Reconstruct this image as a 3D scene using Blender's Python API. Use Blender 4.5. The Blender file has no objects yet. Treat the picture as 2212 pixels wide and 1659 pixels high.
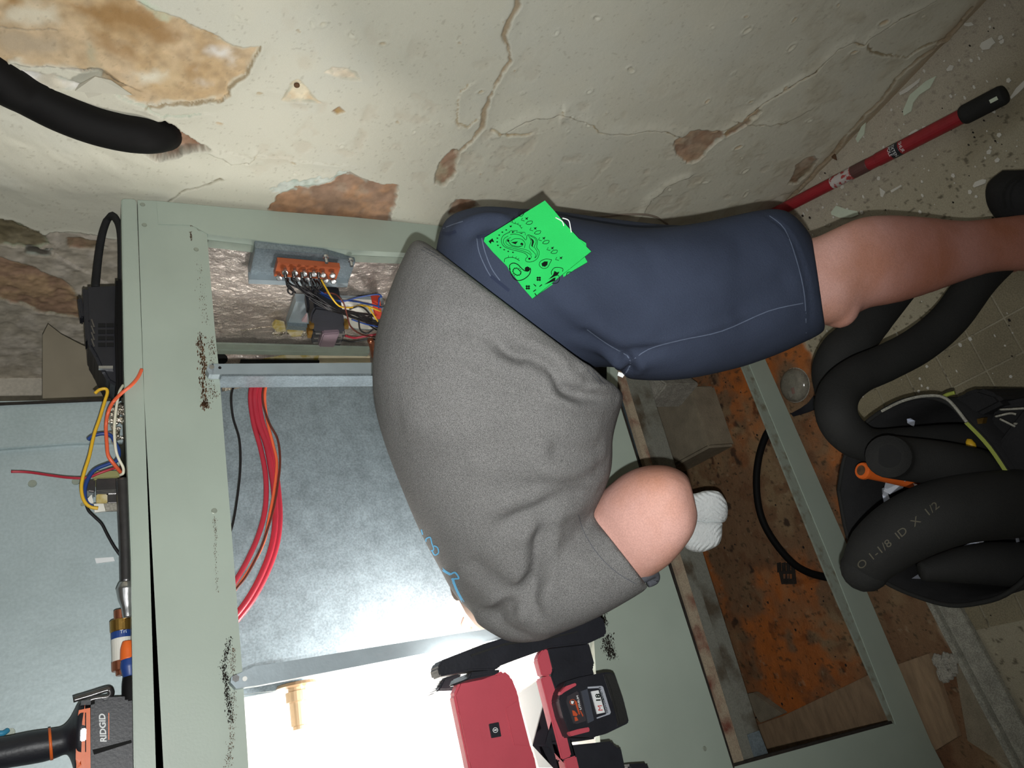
import bpy, bmesh, math, random
import numpy as np
from mathutils import Vector, Matrix
from mathutils.bvhtree import BVHTree
random.seed(7)
SC = bpy.context.scene
COL = SC.collection
def srgb(r, g, b):
    return tuple(((c/255)/12.92 if c/255 <= .04045 else ((c/255+.055)/1.055)**2.4) for c in (r, g, b)) + (1,)
# ------------------------------------------------------------------ camera
FPX = 1640.0
def _rot():
    d = np.array([864-829.5, 3950-1106, FPX]); d /= np.linalg.norm(d)
    x = np.array([4555-829.5, 150-1106, FPX]); x -= d*np.dot(x, d); x /= np.linalg.norm(x)
    z = -d; y = np.cross(z, x)
    return np.array([x, y, z])
R = _rot()
CAMH = 1.33
CAMP = Vector((0, 0, CAMH))
cd = bpy.data.cameras.new('camera'); cam = bpy.data.objects.new('camera', cd); COL.objects.link(cam)
m = Matrix.Identity(4)
for i in range(3):
    m[i][0] = R[i, 1]; m[i][1] = R[i, 0]; m[i][2] = -R[i, 2]
m.translation = CAMP
cam.matrix_world = m
cd.sensor_width = 36; cd.lens = FPX/2212*36; cd.clip_start = .01
SC.camera = cam
# ------------------------------------------------------------------ light
SC.view_settings.view_transform = 'Standard'; SC.view_settings.look = 'None'
SC.view_settings.gamma = 1; SC.view_settings.use_curve_mapping = False
SC.view_settings.exposure = 0
w = bpy.data.worlds.new('world'); SC.world = w; w.use_nodes = True
w.node_tree.nodes['Background'].inputs[0].default_value = (.9, .95, 1, 1)
w.node_tree.nodes['Background'].inputs[1].default_value = .06
def light(name, kind, loc, energy, col=(1, 1, 1), target=None, **kw):
    l = bpy.data.lights.new(name, kind); l.energy = energy; l.color = col
    for k, v in kw.items(): setattr(l, k, v)
    o = bpy.data.objects.new(name, l); COL.objects.link(o); o.location = loc
    if target is not None:
        o.rotation_euler = (Vector(target)-Vector(loc)).to_track_quat('-Z', 'Y').to_euler()
    return o
def ray(px, py):
    return Vector(R @ np.array([1659-py-829.5, px-1106, FPX]))/FPX
def at(px, py, d): return CAMP + ray(px, py)*d
def ony(px, py, y=1.0):
    v = ray(px, py); return CAMP + v*(y/v.y)
def onz(px, py, z=0.0):
    v = ray(px, py); return CAMP + v*((z-CAMH)/v.z)
UPR = Vector(R[:, 0]); FWD = Vector(R[:, 2])
flash_pos = CAMP - UPR*.026 + Vector(R[:, 1])*.006
light('flash', 'SPOT', flash_pos, 36, (.99, 1, .98), at(880, 800, 1), spot_size=2.0, spot_blend=1.0, shadow_soft_size=.0035)
light('overhead_fill', 'AREA', (-.1, -.5, 2.4), 3.5, (.93, .97, 1), (.2, .8, .6), size=.9)  # unseen area light added overhead as soft ambient fill
LAMPC = ony(1080, 1570, .93)
light('lamp_led', 'AREA', LAMPC+Vector((.0, .10, 0)), 7, (1, .97, .93), LAMPC+Vector((.45, .75, .12)), shape='RECTANGLE', size=.2, size_y=.09)

light('wall_patch_spot', 'SPOT', LAMPC+Vector((.05, .03, .06)), 7.5, (1, .95, .88), (.85, .55, 1.30), spot_size=1.25, spot_blend=.8, shadow_soft_size=.035)  # added spot standing in for light bounced from the cabinet onto the wall
# ------------------------------------------------------------------ helpers
WLOC = {}
def wl(o): return WLOC.get(o.name, Vector((0, 0, 0))) if o else Vector((0, 0, 0))
def tag(o, label=None, cat=None, group=None, kind=None):
    if label: o['label'] = label
    if cat: o['category'] = cat
    if group: o['group'] = group
    if kind: o['kind'] = kind
    return o
def thing(name, label, cat, loc, group=None):
    o = bpy.data.objects.new(name, None); o.empty_display_size = .05; COL.objects.link(o)
    o.location = loc; WLOC[o.name] = Vector(loc)
    return tag(o, label, cat, group)
def mk(name, verts, faces, mat, parent=None, smooth=False, bevel=0, label=None):
    me = bpy.data.meshes.new(name)
    vs = [Vector(v) for v in verts]
    base = wl(parent) if parent else sum(vs, Vector((0, 0, 0)))/len(vs)
    me.from_pydata([v-base for v in vs], [], faces)
    bm = bmesh.new(); bm.from_mesh(me)
    bmesh.ops.recalc_face_normals(bm, faces=bm.faces)
    if bevel:
        bmesh.ops.bevel(bm, geom=list(bm.edges), offset=bevel, segments=2, affect='EDGES', clamp_overlap=True)
    bm.to_mesh(me); bm.free()
    if smooth: me.shade_smooth()
    me.materials.append(mat)
    o = bpy.data.objects.new(name, me); COL.objects.link(o)
    if parent: o.parent = parent; WLOC[o.name] = base
    else: o.location = base; WLOC[o.name] = base
    if label: o['label'] = label
    return o
class MB:
    def __init__(s): s.v = []; s.f = []
    def add(s, v, f):
        n = len(s.v); s.v += list(v); s.f += [tuple(i+n for i in q) for q in f]; return s
    def box(s, a, b):
        (x0, y0, z0), (x1, y1, z1) = a, b
        return s.add([(x0,y0,z0),(x1,y0,z0),(x1,y1,z0),(x0,y1,z0),(x0,y0,z1),(x1,y0,z1),(x1,y1,z1),(x0,y1,z1)],
                     [(0,1,2,3),(4,5,6,7),(0,1,5,4),(1,2,6,5),(2,3,7,6),(3,0,4,7)])
    def prism(s, pts, vec):
        n = len(pts); vec = Vector(vec)
        return s.add([Vector(p) for p in pts]+[Vector(p)+vec for p in pts],
                     [tuple(range(n)), tuple(range(n, 2*n))]+[(i, (i+1) % n, n+(i+1) % n, n+i) for i in range(n)])
    def loft(s, rings, cap=True):
        n = len(rings[0]); v = [p for r in rings for p in r]; f = []
        for k in range(len(rings)-1):
            for i in range(n): f.append((k*n+i, k*n+(i+1) % n, (k+1)*n+(i+1) % n, (k+1)*n+i))
        if cap: f += [tuple(range(n)), tuple(range((len(rings)-1)*n, len(rings)*n))]
        return s.add(v, f)
    def tube(s, pts, r, n=10, cap=True, flat=1.0):
        pts = [Vector(p) for p in pts]; rr = r if isinstance(r, (list, tuple)) else [r]*len(pts)
        up = None; rings = []
        for i, p in enumerate(pts):
            t = (pts[min(i+1, len(pts)-1)]-pts[max(i-1, 0)]).normalized()
            if up is None: up = t.orthogonal().normalized()
            up = (up - t*up.dot(t)).normalized(); b = t.cross(up)
            rings.append([p+(up*math.cos(a)+b*math.sin(a)*flat)*rr[i] for a in [2*math.pi*k/n for k in range(n)]])
        return s.loft(rings, cap)
    def lathe(s, base, axis, prof, n=20):
        base = Vector(base); axis = Vector(axis).normalized(); u = axis.orthogonal().normalized(); v = axis.cross(u)
        return s.loft([[base+axis*h+(u*math.cos(a)+v*math.sin(a))*r for a in [2*math.pi*k/n for k in range(n)]] for h, r in prof])
    def ball(s, c, r, n=14, sc=(1, 1, 1)):
        c = Vector(c); rings = []
        for j in range(1, n):
            th = math.pi*j/n
            rings.append([c+Vector((r*sc[0]*math.sin(th)*math.cos(a), r*sc[1]*math.sin(th)*math.sin(a), r*sc[2]*math.cos(th))) for a in [2*math.pi*k/n for k in range(n)]])
        return s.loft(rings)
    def build(s, name, mat, parent=None, **k): return mk(name, s.v, s.f, mat, parent, **k)
def smoothpath(pts, sub=6):
    pts = [Vector(p) for p in pts]; out = []
    for i in range(len(pts)-1):
        p0 = pts[max(i-1, 0)]; p1 = pts[i]; p2 = pts[i+1]; p3 = pts[min(i+2, len(pts)-1)]
        for k in range(sub):
            t = k/sub
            out.append(.5*((2*p1)+(p2-p0)*t+(2*p0-5*p1+4*p2-p3)*t*t+(3*p1-p0-3*p2+p3)*t**3))
    out.append(pts[-1]); return out
def tubeobj(name, pts, r, mat, parent=None, n=10, sub=6, flat=1.0, **k):
    p = smoothpath(pts, sub) if sub > 1 else pts
    if isinstance(r, (list, tuple)):
        xs = np.linspace(0, 1, len(r)); r = list(np.interp(np.linspace(0, 1, len(p)), xs, r))
    return MB().tube(p, r, n, flat=flat).build(name, mat, parent, smooth=True, **k)
def slab(name, poly, y0, y1, mat, parent=None, **k):      # polygon standing in the plane y = y0, thick to y1
    return MB().prism([ony(a, b, y0) for a, b in poly], (0, y1-y0, 0)).build(name, mat, parent, **k)
# ------------------------------------------------------------------ materials
def M(name, col, rough=.5, metal=0., var=.12, scale=18, bump=.12, bscale=120, col2=None, lo=.45, hi=.6, fine=0., spec=.5, bdist=.002, stretch=None, trans=0.):
    m = bpy.data.materials.new(name); m.use_nodes = True; nt = m.node_tree; N = nt.nodes; L = nt.links
    b = N['Principled BSDF']; b.inputs['Roughness'].default_value = rough; b.inputs['Metallic'].default_value = metal
    b.inputs['Specular IOR Level'].default_value = spec
    if trans: b.inputs['Transmission Weight'].default_value = trans
    tc = N.new('ShaderNodeNewGeometry'); mp = N.new('ShaderNodeMapping'); L.new(tc.outputs['Position'], mp.inputs[0])
    if stretch: mp.inputs['Scale'].default_value = stretch
    def noise(sc, det=5):
        n = N.new('ShaderNodeTexNoise'); n.inputs['Scale'].default_value = sc; n.inputs['Detail'].default_value = det; L.new(mp.outputs[0], n.inputs['Vector']); return n
    n1 = noise(scale)
    rmp = N.new('ShaderNodeValToRGB'); L.new(n1.outputs['Fac'], rmp.inputs[0])
    c1 = col; e = rmp.color_ramp.elements
    if col2:
        e[0].position = lo; e[0].color = c1; e[1].position = hi; e[1].color = col2
    else:
        e[0].position = .3; e[0].color = tuple(max(0, c*(1-var)) for c in c1[:3])+(1,)
        e[1].position = .7; e[1].color = tuple(min(1, c*(1+var)) for c in c1[:3])+(1,)
    out = rmp.outputs[0]
    if fine:
        n2 = noise(bscale*3, 2); mx = N.new('ShaderNodeMix'); mx.data_type = 'RGBA'; mx.blend_type = 'MULTIPLY'; mx.inputs[0].default_value = 1
        r2 = N.new('ShaderNodeValToRGB'); r2.color_ramp.elements[0].position = .35; r2.color_ramp.elements[1].position = .65
        r2.color_ramp.elements[0].color = (1-fine,)*3+(1,); r2.color_ramp.elements[1].color = (1+fine*.5,)*3+(1,)
        L.new(n2.outputs['Fac'], r2.inputs[0]); L.new(out, mx.inputs[6]); L.new(r2.outputs[0], mx.inputs[7]); out = mx.outputs[2]
    L.new(out, b.inputs['Base Color'])
    if bump:
        n3 = noise(bscale, 4); bp = N.new('ShaderNodeBump'); bp.inputs['Strength'].default_value = bump; bp.inputs['Distance'].default_value = bdist
        L.new(n3.outputs['Fac'], bp.inputs['Height']); L.new(bp.outputs[0], b.inputs['Normal'])
    return m
def vmat(name, rough, bump, bscale, fine=.1, fscale=700):
    m = bpy.data.materials.new(name); m.use_nodes = True; nt = m.node_tree; N = nt.nodes; L = nt.links; b = N['Principled BSDF']
    b.inputs['Roughness'].default_value = rough; b.inputs['Specular IOR Level'].default_value = .35
    a = N.new('ShaderNodeVertexColor'); a.layer_name = 'Col'
    g = N.new('ShaderNodeNewGeometry')
    n2 = N.new('ShaderNodeTexNoise'); n2.inputs['Scale'].default_value = fscale; n2.inputs['Detail'].default_value = 3; L.new(g.outputs['Position'], n2.inputs['Vector'])
    r2 = N.new('ShaderNodeValToRGB'); r2.color_ramp.elements[0].position = .3; r2.color_ramp.elements[1].position = .6
    r2.color_ramp.elements[0].color = (1-fine*2,)*3+(1,); r2.color_ramp.elements[1].color = (1,)*4
    mx = N.new('ShaderNodeMix'); mx.data_type = 'RGBA'; mx.blend_type = 'MULTIPLY'; mx.inputs[0].default_value = 1
    L.new(n2.outputs['Fac'], r2.inputs[0]); L.new(a.outputs[0], mx.inputs[6]); L.new(r2.outputs[0], mx.inputs[7]); L.new(mx.outputs[2], b.inputs['Base Color'])
    n3 = N.new('ShaderNodeTexNoise'); n3.inputs['Scale'].default_value = bscale; n3.inputs['Detail'].default_value = 5; L.new(g.outputs['Position'], n3.inputs['Vector'])
    bp = N.new('ShaderNodeBump'); bp.inputs['Strength'].default_value = bump; bp.inputs['Distance'].default_value = .003
    L.new(n3.outputs['Fac'], bp.inputs['Height']); L.new(bp.outputs[0], b.inputs['Normal'])
    return m
K = {}
K['green'] = M('green_enamel', srgb(166, 178, 166), .42, 0, .05, 9, .05, 300)
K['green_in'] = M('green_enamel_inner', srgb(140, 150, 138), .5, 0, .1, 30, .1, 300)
K['green_dirty'] = M('green_enamel_dirty', srgb(150, 158, 146), .6, 0, .1, 60, .3, 200, col2=srgb(122, 118, 100), lo=.5, hi=.7)
K['galv'] = M('galvanised_steel', srgb(122, 134, 140), .42, .3, .16, 35, .2, 130, fine=.2)
K['galv_light'] = M('galvanised_bright', srgb(156, 168, 174), .42, .3, .08, 30, .1, 160)
K['galv_duct'] = M('galvanised_duct', srgb(170, 184, 186), .45, .2, .10, 6, .12, 90, col2=srgb(150, 164, 164), lo=.5, hi=.75, fine=.07)
K['foil'] = M('foil_insulation', srgb(205, 194, 186), .42, .7, .2, 25, .7, 160, bdist=.004, fine=.25)
K['foil_crumpled'] = M('crumpled_foil', srgb(215, 205, 190), .2, .95, .2, 90, 1, 110, bdist=.01)
K['yellow_ins'] = M('yellow_insulation', srgb(180, 160, 90), .9, 0, .2, 60, .6, 200, col2=srgb(205, 195, 165), lo=.4, hi=.6)
K['rust'] = M('rust_scale', srgb(150, 88, 40), .85, 0, .3, 25, .5, 180, col2=srgb(92, 70, 55), lo=.4, hi=.6, fine=.3)
K['rust_strip'] = M('rusty_lip', srgb(165, 150, 128), .8, .1, .3, 22, .4, 180, col2=srgb(118, 66, 52), lo=.45, hi=.62, fine=.2)
K['grey_strip'] = M('stained_zinc', srgb(135, 135, 125), .6, .3, .2, 20, .3, 150, col2=srgb(92, 82, 68), lo=.48, hi=.66, fine=.15)
K['grime'] = M('grime', srgb(38, 32, 26), .9, 0, .4, 90, .4, 300)
K['rustmark'] = M('rust_mark', srgb(88, 62, 40), .9, 0, .4, 90, .4, 300)
K['rivet'] = M('painted_screw', srgb(150, 158, 145), .35, .2, .1, 100, .1)
K['steel'] = M('bright_steel', srgb(185, 185, 185), .25, .9, .1, 60, .1)
K['darksteel'] = M('dark_steel', srgb(110, 108, 108), .3, .85, .15, 60, .15)
K['brass'] = M('brass', srgb(190, 150, 80), .28, .9, .1, 60, .08)
K['copper'] = M('copper', srgb(190, 120, 90), .3, .85, .1, 60, .08)
K['black'] = M('black_plastic', srgb(34, 35, 41), .45, 0, .15, 40, .12, 300)
K['blackrub'] = M('black_foam_rubber', srgb(38, 38, 37), .8, 0, .14, 14, .25, 500, spec=.25)
K['blackpipe'] = M('black_pipe_sleeve', srgb(13, 12, 12), .7, 0, .1, 14, .1, 400, spec=.2)
K['blackcloth'] = M('black_nylon', srgb(32, 32, 33), .85, 0, .2, 30, .4, 400, spec=.3)
K['pit'] = M('black_interior', srgb(12, 12, 12), .9, 0, .2, 30, 0)
K['red'] = M('red_plastic', srgb(190, 80, 92), .42, 0, .05, 20, .06, 300)
K['redwire'] = M('red_wire', srgb(172, 44, 60), .4, 0, .06, 40, 0)
K['redpole'] = M('red_pole_enamel', srgb(146, 34, 42), .45, 0, .12, 60, .05, 300)
K['orange'] = M('orange_plastic', srgb(225, 105, 40), .42, 0, .06, 30, .05)
K['orangewire'] = M('orange_wire', srgb(228, 100, 62), .4, 0, .05, 30, 0)
K['yellow'] = M('yellow_wire', srgb(220, 175, 45), .4, 0, .05, 30, 0)
K['blue'] = M('blue_wire', srgb(34, 64, 130), .4, 0, .05, 30, 0)
K['white'] = M('white_plastic', srgb(222, 220, 210), .5, 0, .04, 30, .05)
K['whitewire'] = M('white_wire', srgb(225, 222, 200), .45, 0, .04, 30, 0)
K['blackwire'] = M('black_wire', srgb(24, 22, 24), .4, 0, .05, 30, 0)
K['brownwire'] = M('brown_wire', srgb(90, 40, 30), .4, 0, .05, 30, 0)
K['board'] = M('terminal_board', srgb(170, 86, 50), .45, 0, .05, 40, .05)
K['label'] = M('label_paper', srgb(215, 220, 232), .35, 0, .05, 40, .1)
K['plasticfilm'] = M('smoky_plastic_sheet', srgb(150, 140, 122), .3, 0, .1, 14, .2, 40, trans=.25)
K['shirt'] = M('heather_grey_jersey', srgb(118, 117, 116), .92, 0, .08, 10, .5, 450, fine=.5, spec=.15)
K['shirtdark'] = M('grey_jersey_inside', srgb(84, 86, 92), .95, 0, .06, 10, .3, 600, fine=.2, spec=.1)
K['denim'] = M('navy_twill', srgb(56, 63, 80), .9, 0, .16, 9, .25, 500, fine=.12, spec=.15)
K['denimdark'] = M('navy_twill_seam', srgb(48, 55, 75), .9, 0, .1, 12, .2, 500, spec=.15)
K['thread'] = M('worn_seam_thread', srgb(92, 102, 122), .9, 0, .1, 200, .1)
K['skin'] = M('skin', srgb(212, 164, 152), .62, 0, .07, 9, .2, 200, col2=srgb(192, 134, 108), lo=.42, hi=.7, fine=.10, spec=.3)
def darken_low_skin(m):  # multiplies the skin darker and redder towards the floor
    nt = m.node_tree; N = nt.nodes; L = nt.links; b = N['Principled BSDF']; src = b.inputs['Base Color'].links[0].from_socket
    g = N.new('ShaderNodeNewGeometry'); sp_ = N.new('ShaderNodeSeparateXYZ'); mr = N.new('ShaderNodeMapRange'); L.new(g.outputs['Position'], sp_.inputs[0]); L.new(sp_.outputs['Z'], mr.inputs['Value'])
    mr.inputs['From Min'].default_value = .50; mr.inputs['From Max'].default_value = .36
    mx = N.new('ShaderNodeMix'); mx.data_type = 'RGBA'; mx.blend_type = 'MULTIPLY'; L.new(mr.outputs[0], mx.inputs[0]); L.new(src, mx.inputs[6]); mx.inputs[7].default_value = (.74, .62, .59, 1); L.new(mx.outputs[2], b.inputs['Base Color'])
darken_low_skin(K['skin'])
K['bandana'] = M('green_cotton', srgb(42, 190, 92), .9, 0, .05, 30, .3, 900, fine=.06, spec=.15)
K['ink'] = M('black_ink', srgb(12, 22, 14), .9, 0, .05, 30, 0, spec=.1)
K['inkblue'] = M('light_blue_print', srgb(95, 170, 215), .8, 0, .05, 30, 0, spec=.1)
K['inkwhite'] = M('white_print', srgb(228, 230, 230), .6, 0, .03, 30, 0)
K['inkred'] = M('red_print', srgb(200, 30, 38), .6, 0, .03, 30, 0)
K['inkgrey'] = M('faded_grey_print', srgb(84, 80, 66), .8, 0, .1, 200, 0)
K['inkorange'] = M('orange_print', srgb(190, 78, 42), .6, 0, .03, 30, 0)
K['concrete'] = M('concrete_block', srgb(140, 130, 112), .95, 0, .15, 30, .4, 200, fine=.15, spec=.1)
K['concrete_w'] = M('crumbling_mortar', srgb(160, 156, 145), .95, 0, .2, 60, .6, 120, fine=.3)
K['wood'] = M('grey_brown_board', srgb(150, 125, 98), .8, 0, .2, 7, .3, 60, fine=.08, stretch=(3, 14, 3))
K['angle'] = M('weathered_angle_iron', srgb(160, 158, 146), .7, .1, .2, 60, .5, 160, fine=.3)
K['cloth'] = M('white_cotton_rag', srgb(232, 236, 236), .95, 0, .04, 30, .7, 240, bdist=.003, spec=.1)
K['glass'] = M('clear_plastic', srgb(190, 185, 170), .15, 0, .2, 60, .1, 60, trans=.7)
K['flake'] = M('paint_flake_surface', srgb(196, 206, 186), .6, 0, .05, 60, .1)
K['flakew'] = M('paint_flake_white', srgb(205, 202, 192), .6, 0, .05, 60, .1)
K['trim'] = M('lime_piping', srgb(150, 160, 70), .6, 0, .05, 60, .1)
K['tile'] = M('dusty_floor_tile', srgb(138, 129, 106), .75, 0, .14, 9, .3, 130, fine=.2, spec=.25)
K['grout'] = M('dirty_subfloor', srgb(150, 142, 122), .9, 0, .2, 14, .4, 120, fine=.25, spec=.15)
K['white_chamber'] = M('white_lined_chamber', srgb(235, 235, 230), .6, 0, .03, 10, .1)

# ------------------------------------------------------------------ numpy noise
def vnoise(x, y, s, seed):
    rg = np.random.RandomState(seed); G = rg.rand(256, 256)
    u = x*s+1000; v = y*s+1000; iu = np.floor(u).astype(int); iv = np.floor(v).astype(int); fu = u-iu; fv = v-iv
    fu = fu*fu*(3-2*fu); fv = fv*fv*(3-2*fv); iu &= 255; iv &= 255; a = (iu+1) & 255; b = (iv+1) & 255
    return (G[iu, iv]*(1-fu)*(1-fv)+G[a, iv]*fu*(1-fv)+G[iu, b]*(1-fu)*fv+G[a, b]*fu*fv)*2-1
def fbm(x, y, s, seed, o=4):
    r = 0; a = 1; t = 0
    for k in range(o): r = r+a*vnoise(x, y, s*2**k, seed+k); t += a; a *= .5
    return r/t
def sdpoly(X, Y, P):
    P = np.array(P); d = np.full(X.shape, 1e9); ins = np.zeros(X.shape, bool); n = len(P)
    for i in range(n):
        a = P[i]; b = P[(i+1) % n]; e = b-a; wx = X-a[0]; wy = Y-a[1]; t = np.clip((wx*e[0]+wy*e[1])/(e@e+1e-12), 0, 1)
        d = np.minimum(d, (wx-e[0]*t)**2+(wy-e[1]*t)**2)
        c = ((a[1] > Y) != (b[1] > Y)) & (X < (b[0]-a[0])*(Y-a[1])/(b[1]-a[1]+1e-12)+a[0]); ins ^= c
    return np.where(ins, -1, 1)*np.sqrt(d)
def sdline(X, Y, P):
    P = np.array(P); d = np.full(X.shape, 1e9); sg = np.zeros(X.shape)
    for i in range(len(P)-1):
        a = P[i]; b = P[i+1]; e = b-a; wx = X-a[0]; wy = Y-a[1]; t = np.clip((wx*e[0]+wy*e[1])/(e@e+1e-12), 0, 1)
        q = (wx-e[0]*t)**2+(wy-e[1]*t)**2; m_ = q < d; d = np.where(m_, q, d); sg = np.where(m_, np.sign(e[0]*wy-e[1]*wx), sg)
    return np.sqrt(d), sg
def gridmesh(name, V, nu, nv, C, mat, kind='structure'):
    me = bpy.data.meshes.new(name); n = nu*nv
    me.vertices.add(n); me.vertices.foreach_set('co', V.astype(np.float32).ravel())
    i = (np.arange(nu-1)[:, None]*nv+np.arange(nv-1)[None, :]).ravel()
    q = np.stack([i, i+nv, i+nv+1, i+1], 1)
    me.loops.add(q.size); me.loops.foreach_set('vertex_index', q.ravel().astype(np.int32))
    me.polygons.add(len(q)); me.polygons.foreach_set('loop_start', (np.arange(len(q))*4).astype(np.int32))
    me.update(); me.validate(); me.shade_smooth()
    ca = me.color_attributes.new('Col', 'FLOAT_COLOR', 'POINT'); ca.data.foreach_set('color', np.concatenate([C, np.ones((n, 1))], 1).astype(np.float32).ravel())
    me.materials.append(mat); o = bpy.data.objects.new(name, me); COL.objects.link(o); o['kind'] = kind; return o
def sr(r, g, b): return np.array(srgb(r, g, b)[:3])
def mixc(C, c, a): return C*(1-a[:, None])+np.asarray(c)*a[:, None]
def ss(e0, e1, x): t = np.clip((x-e0)/(e1-e0), 0, 1); return t*t*(3-2*t)

# ------------------------------------------------------------------ right wall
def wallx(y): return .826-.083*(y-1)
def W(px, py):
    v = ray(px, py); t = (.826+.083)/(v.x+.083*v.y); p = v*t; return (p.y, p.z+CAMH)
ys = np.concatenate([[-1.6, -1, -.5, -.1, .1, .2], np.arange(.27, 1.52, .002), [1.53]])
zs = np.concatenate([np.arange(-.01, 1.56, .002), [1.6, 1.7, 1.9, 2.2, 2.5]])
YY, ZZ = [a.ravel() for a in np.meshgrid(ys, zs, indexing='ij')]
w1 = .009*fbm(YY, ZZ, 22, 1, 5)+.0035*fbm(YY, ZZ, 110, 5, 2); w2 = .009*fbm(YY, ZZ, 22, 9, 5)+.0035*fbm(YY, ZZ, 110, 6, 2)
Yw = YY+w1; Zw = ZZ+w2
H = .005*fbm(YY, ZZ, 3.5, 20, 3)+.0006*fbm(YY, ZZ, 14, 30, 3)+.00012*fbm(YY, ZZ, 90, 40, 2)
C = np.tile(sr(206, 203, 186), (len(YY), 1))
tone = fbm(YY, ZZ, 5, 50, 4)
C = C*(1+.05*tone[:, None])
C = mixc(C, sr(200, 200, 188), ss(.1, .5, fbm(YY, ZZ, 9, 55, 4))*.4)
def near(P, pad):
    P = np.array(P); return (YY > P[:, 0].min()-pad) & (YY < P[:, 0].max()+pad) & (ZZ > P[:, 1].min()-pad) & (ZZ < P[:, 1].max()+pad)
def patch(pix, depth, ca, cb, rough=.001, seed=3, edge=sr(170, 178, 165), lip=.001, warp=1.0, nsc=40):
    P = [W(*p) for p in pix]; m_ = near(P, .03); x = YY[m_]+w1[m_]*warp; y = ZZ[m_]+w2[m_]*warp
    d = sdpoly(x, y, P); a = ss(.0012, -.0012, d)
    nz = fbm(YY[m_], ZZ[m_], nsc, seed, 5)
    H[m_] += -a*depth + a*rough*nz*2 + lip*np.exp(-np.maximum(d, 0)/.004)*(d > 0)
    c = C[m_]; tgt = mixc(np.tile(ca, (m_.sum(), 1)), cb, ss(-.25, .35, nz))
    tgt = tgt*(1+.28*fbm(YY[m_], ZZ[m_], 110, seed+9, 3))[:, None]
    e = ss(-.006, -.001, d)*a
    tgt = mixc(tgt, edge, e*.7*ss(-.3, .3, fbm(YY[m_], ZZ[m_], 60, seed+4, 3)))
    C[m_] = c*(1-a[:, None])+tgt*a[:, None]
def crack(pix, wd=.0016, depth=.003, lift=.0015, side=1, col=sr(150, 130, 95), lw=.012, warp=.7, vary=True):
    P = [W(*p) for p in pix]; m_ = near(P, .04); x = YY[m_]+w1[m_]*warp; y = ZZ[m_]+w2[m_]*warp
    d, sg = sdline(x, y, P)
    wv = wd*(1+.9*fbm(YY[m_], ZZ[m_], 30, 77, 2)) if vary else wd
    a = ss(wv*1.3, wv*.4, d)
    H[m_] += -a*depth + lift*np.exp(-(d/lw)**2)*(sg*side > 0)
    C[m_] = mixc(C[m_], col, a*.85)
TAN = sr(184, 156, 116); BRN = sr(150, 112, 62); MUD = sr(156, 126, 104); MUD2 = sr(130, 98, 76); GRY = sr(168, 158, 142)
patch([(-80, -40), (230, -60), (270, 0), (345, 22), (400, 42), (470, 75), (500, 95), (558, 97), (530, 150), (490, 205), (400, 222), (318, 233), (265, 200), (235, 182), (222, 150), (130, 142), (-80, 132)], .003, TAN, sr(196, 172, 138), .0007, 5, sr(205, 200, 180), .001, nsc=14)
def stain(pix, col, a_=.6, seed=5, sc=25, soft=.01):
    P = [W(*p) for p in pix]; m_ = near(P, .03); d = sdpoly(YY[m_]+w1[m_]*1.5, ZZ[m_]+w2[m_]*1.5, P)
    a = ss(soft, -soft, d)*ss(-.35, .2, fbm(YY[m_], ZZ[m_], sc, seed, 4))*a_
    C[m_] = mixc(C[m_], col, a)
stain([(150, 10), (300, 20), (450, 80), (470, 110), (400, 100), (290, 60), (180, 50)], BRN, .8, 8)
stain([(180, 50), (260, 60), (400, 110), (450, 140), (420, 170), (300, 130), (200, 90)], BRN, .6, 12)
stain([(0, 15), (120, 25), (130, 60), (0, 50)], sr(214, 206, 184), .9, 18)
stain([(20, -20), (60, -20), (50, 10), (20, 8)], BRN, .9, 31)
stain([(330, 110), (400, 110), (380, 200), (320, 190)], sr(205, 180, 140), .6, 14)
stain([(440, 130), (470, 105), (500, 110), (480, 160), (430, 190)], sr(226, 224, 218), .9, 15)
stain([(280, 150), (345, 160), (340, 185), (290, 180)], sr(222, 216, 196), .9, 16)
stain([(0, 70), (200, 90), (190, 135), (0, 130)], sr(178, 162, 138), .8, 17)
stain([(190, 100), (215, 130), (225, 150), (190, 140)], sr(175, 185, 160), .8, 17)
stain([(290, 0), (345, 10), (365, 40), (330, 30)], sr(190, 205, 180), .9, 11, 25, .004)
patch([(45, 158), (110, 162), (145, 168), (185, 180), (150, 196), (70, 192), (20, 180)], .001, sr(222, 220, 214), sr(205, 198, 180), .0004, 6)
crack([(0, 66), (60, 68), (130, 70)], .001, .002, .0015, -1, sr(160, 150, 130))
crack([(0, 140), (110, 145), (220, 148), (260, 178), (290, 192)], .0013, .002, .003, -1, sr(160, 152, 140))
crack([(315, 236), (400, 222), (480, 210), (530, 160), (560, 98)], .0012, .002, .002, 1)
crack([(250, 195), (262, 212), (320, 235), (345, 250), (430, 240)], .001, .002, .002, 1, sr(178, 186, 168))
patch([(298, 322), (340, 347), (398, 335), (458, 318), (425, 300), (380, 270), (352, 256), (312, 268), (300, 290)], .014, MUD, MUD2, .003, 44, sr(150, 150, 135), .0015)
patch([(332, 280), (350, 262), (362, 262), (372, 290), (360, 310), (338, 312)], .02, sr(40, 30, 26), sr(60, 44, 36), .002, 45)
patch([(583, 455), (600, 420), (650, 402), (690, 396), (722, 388), (755, 376), (792, 398), (862, 406), (852, 445), (840, 500), (600, 500)], .0035, MUD, sr(176, 136, 104), .0012, 46, sr(168, 180, 170))
patch([(580, 408), (640, 390), (720, 380), (760, 372), (730, 392), (650, 404), (600, 420)], .001, sr(172, 184, 172), sr(200, 205, 195), .0006, 47, warp=2)
patch([(935, 398), (950, 352), (985, 318), (998, 326), (992, 372), (962, 402)], .005, MUD, sr(172, 158, 132), .002, 48, sr(165, 165, 145))
patch([(968, 445), (984, 430), (1020, 430), (1036, 446), (1012, 462), (975, 460)], .003, MUD2, MUD, .0015, 49)
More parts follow.
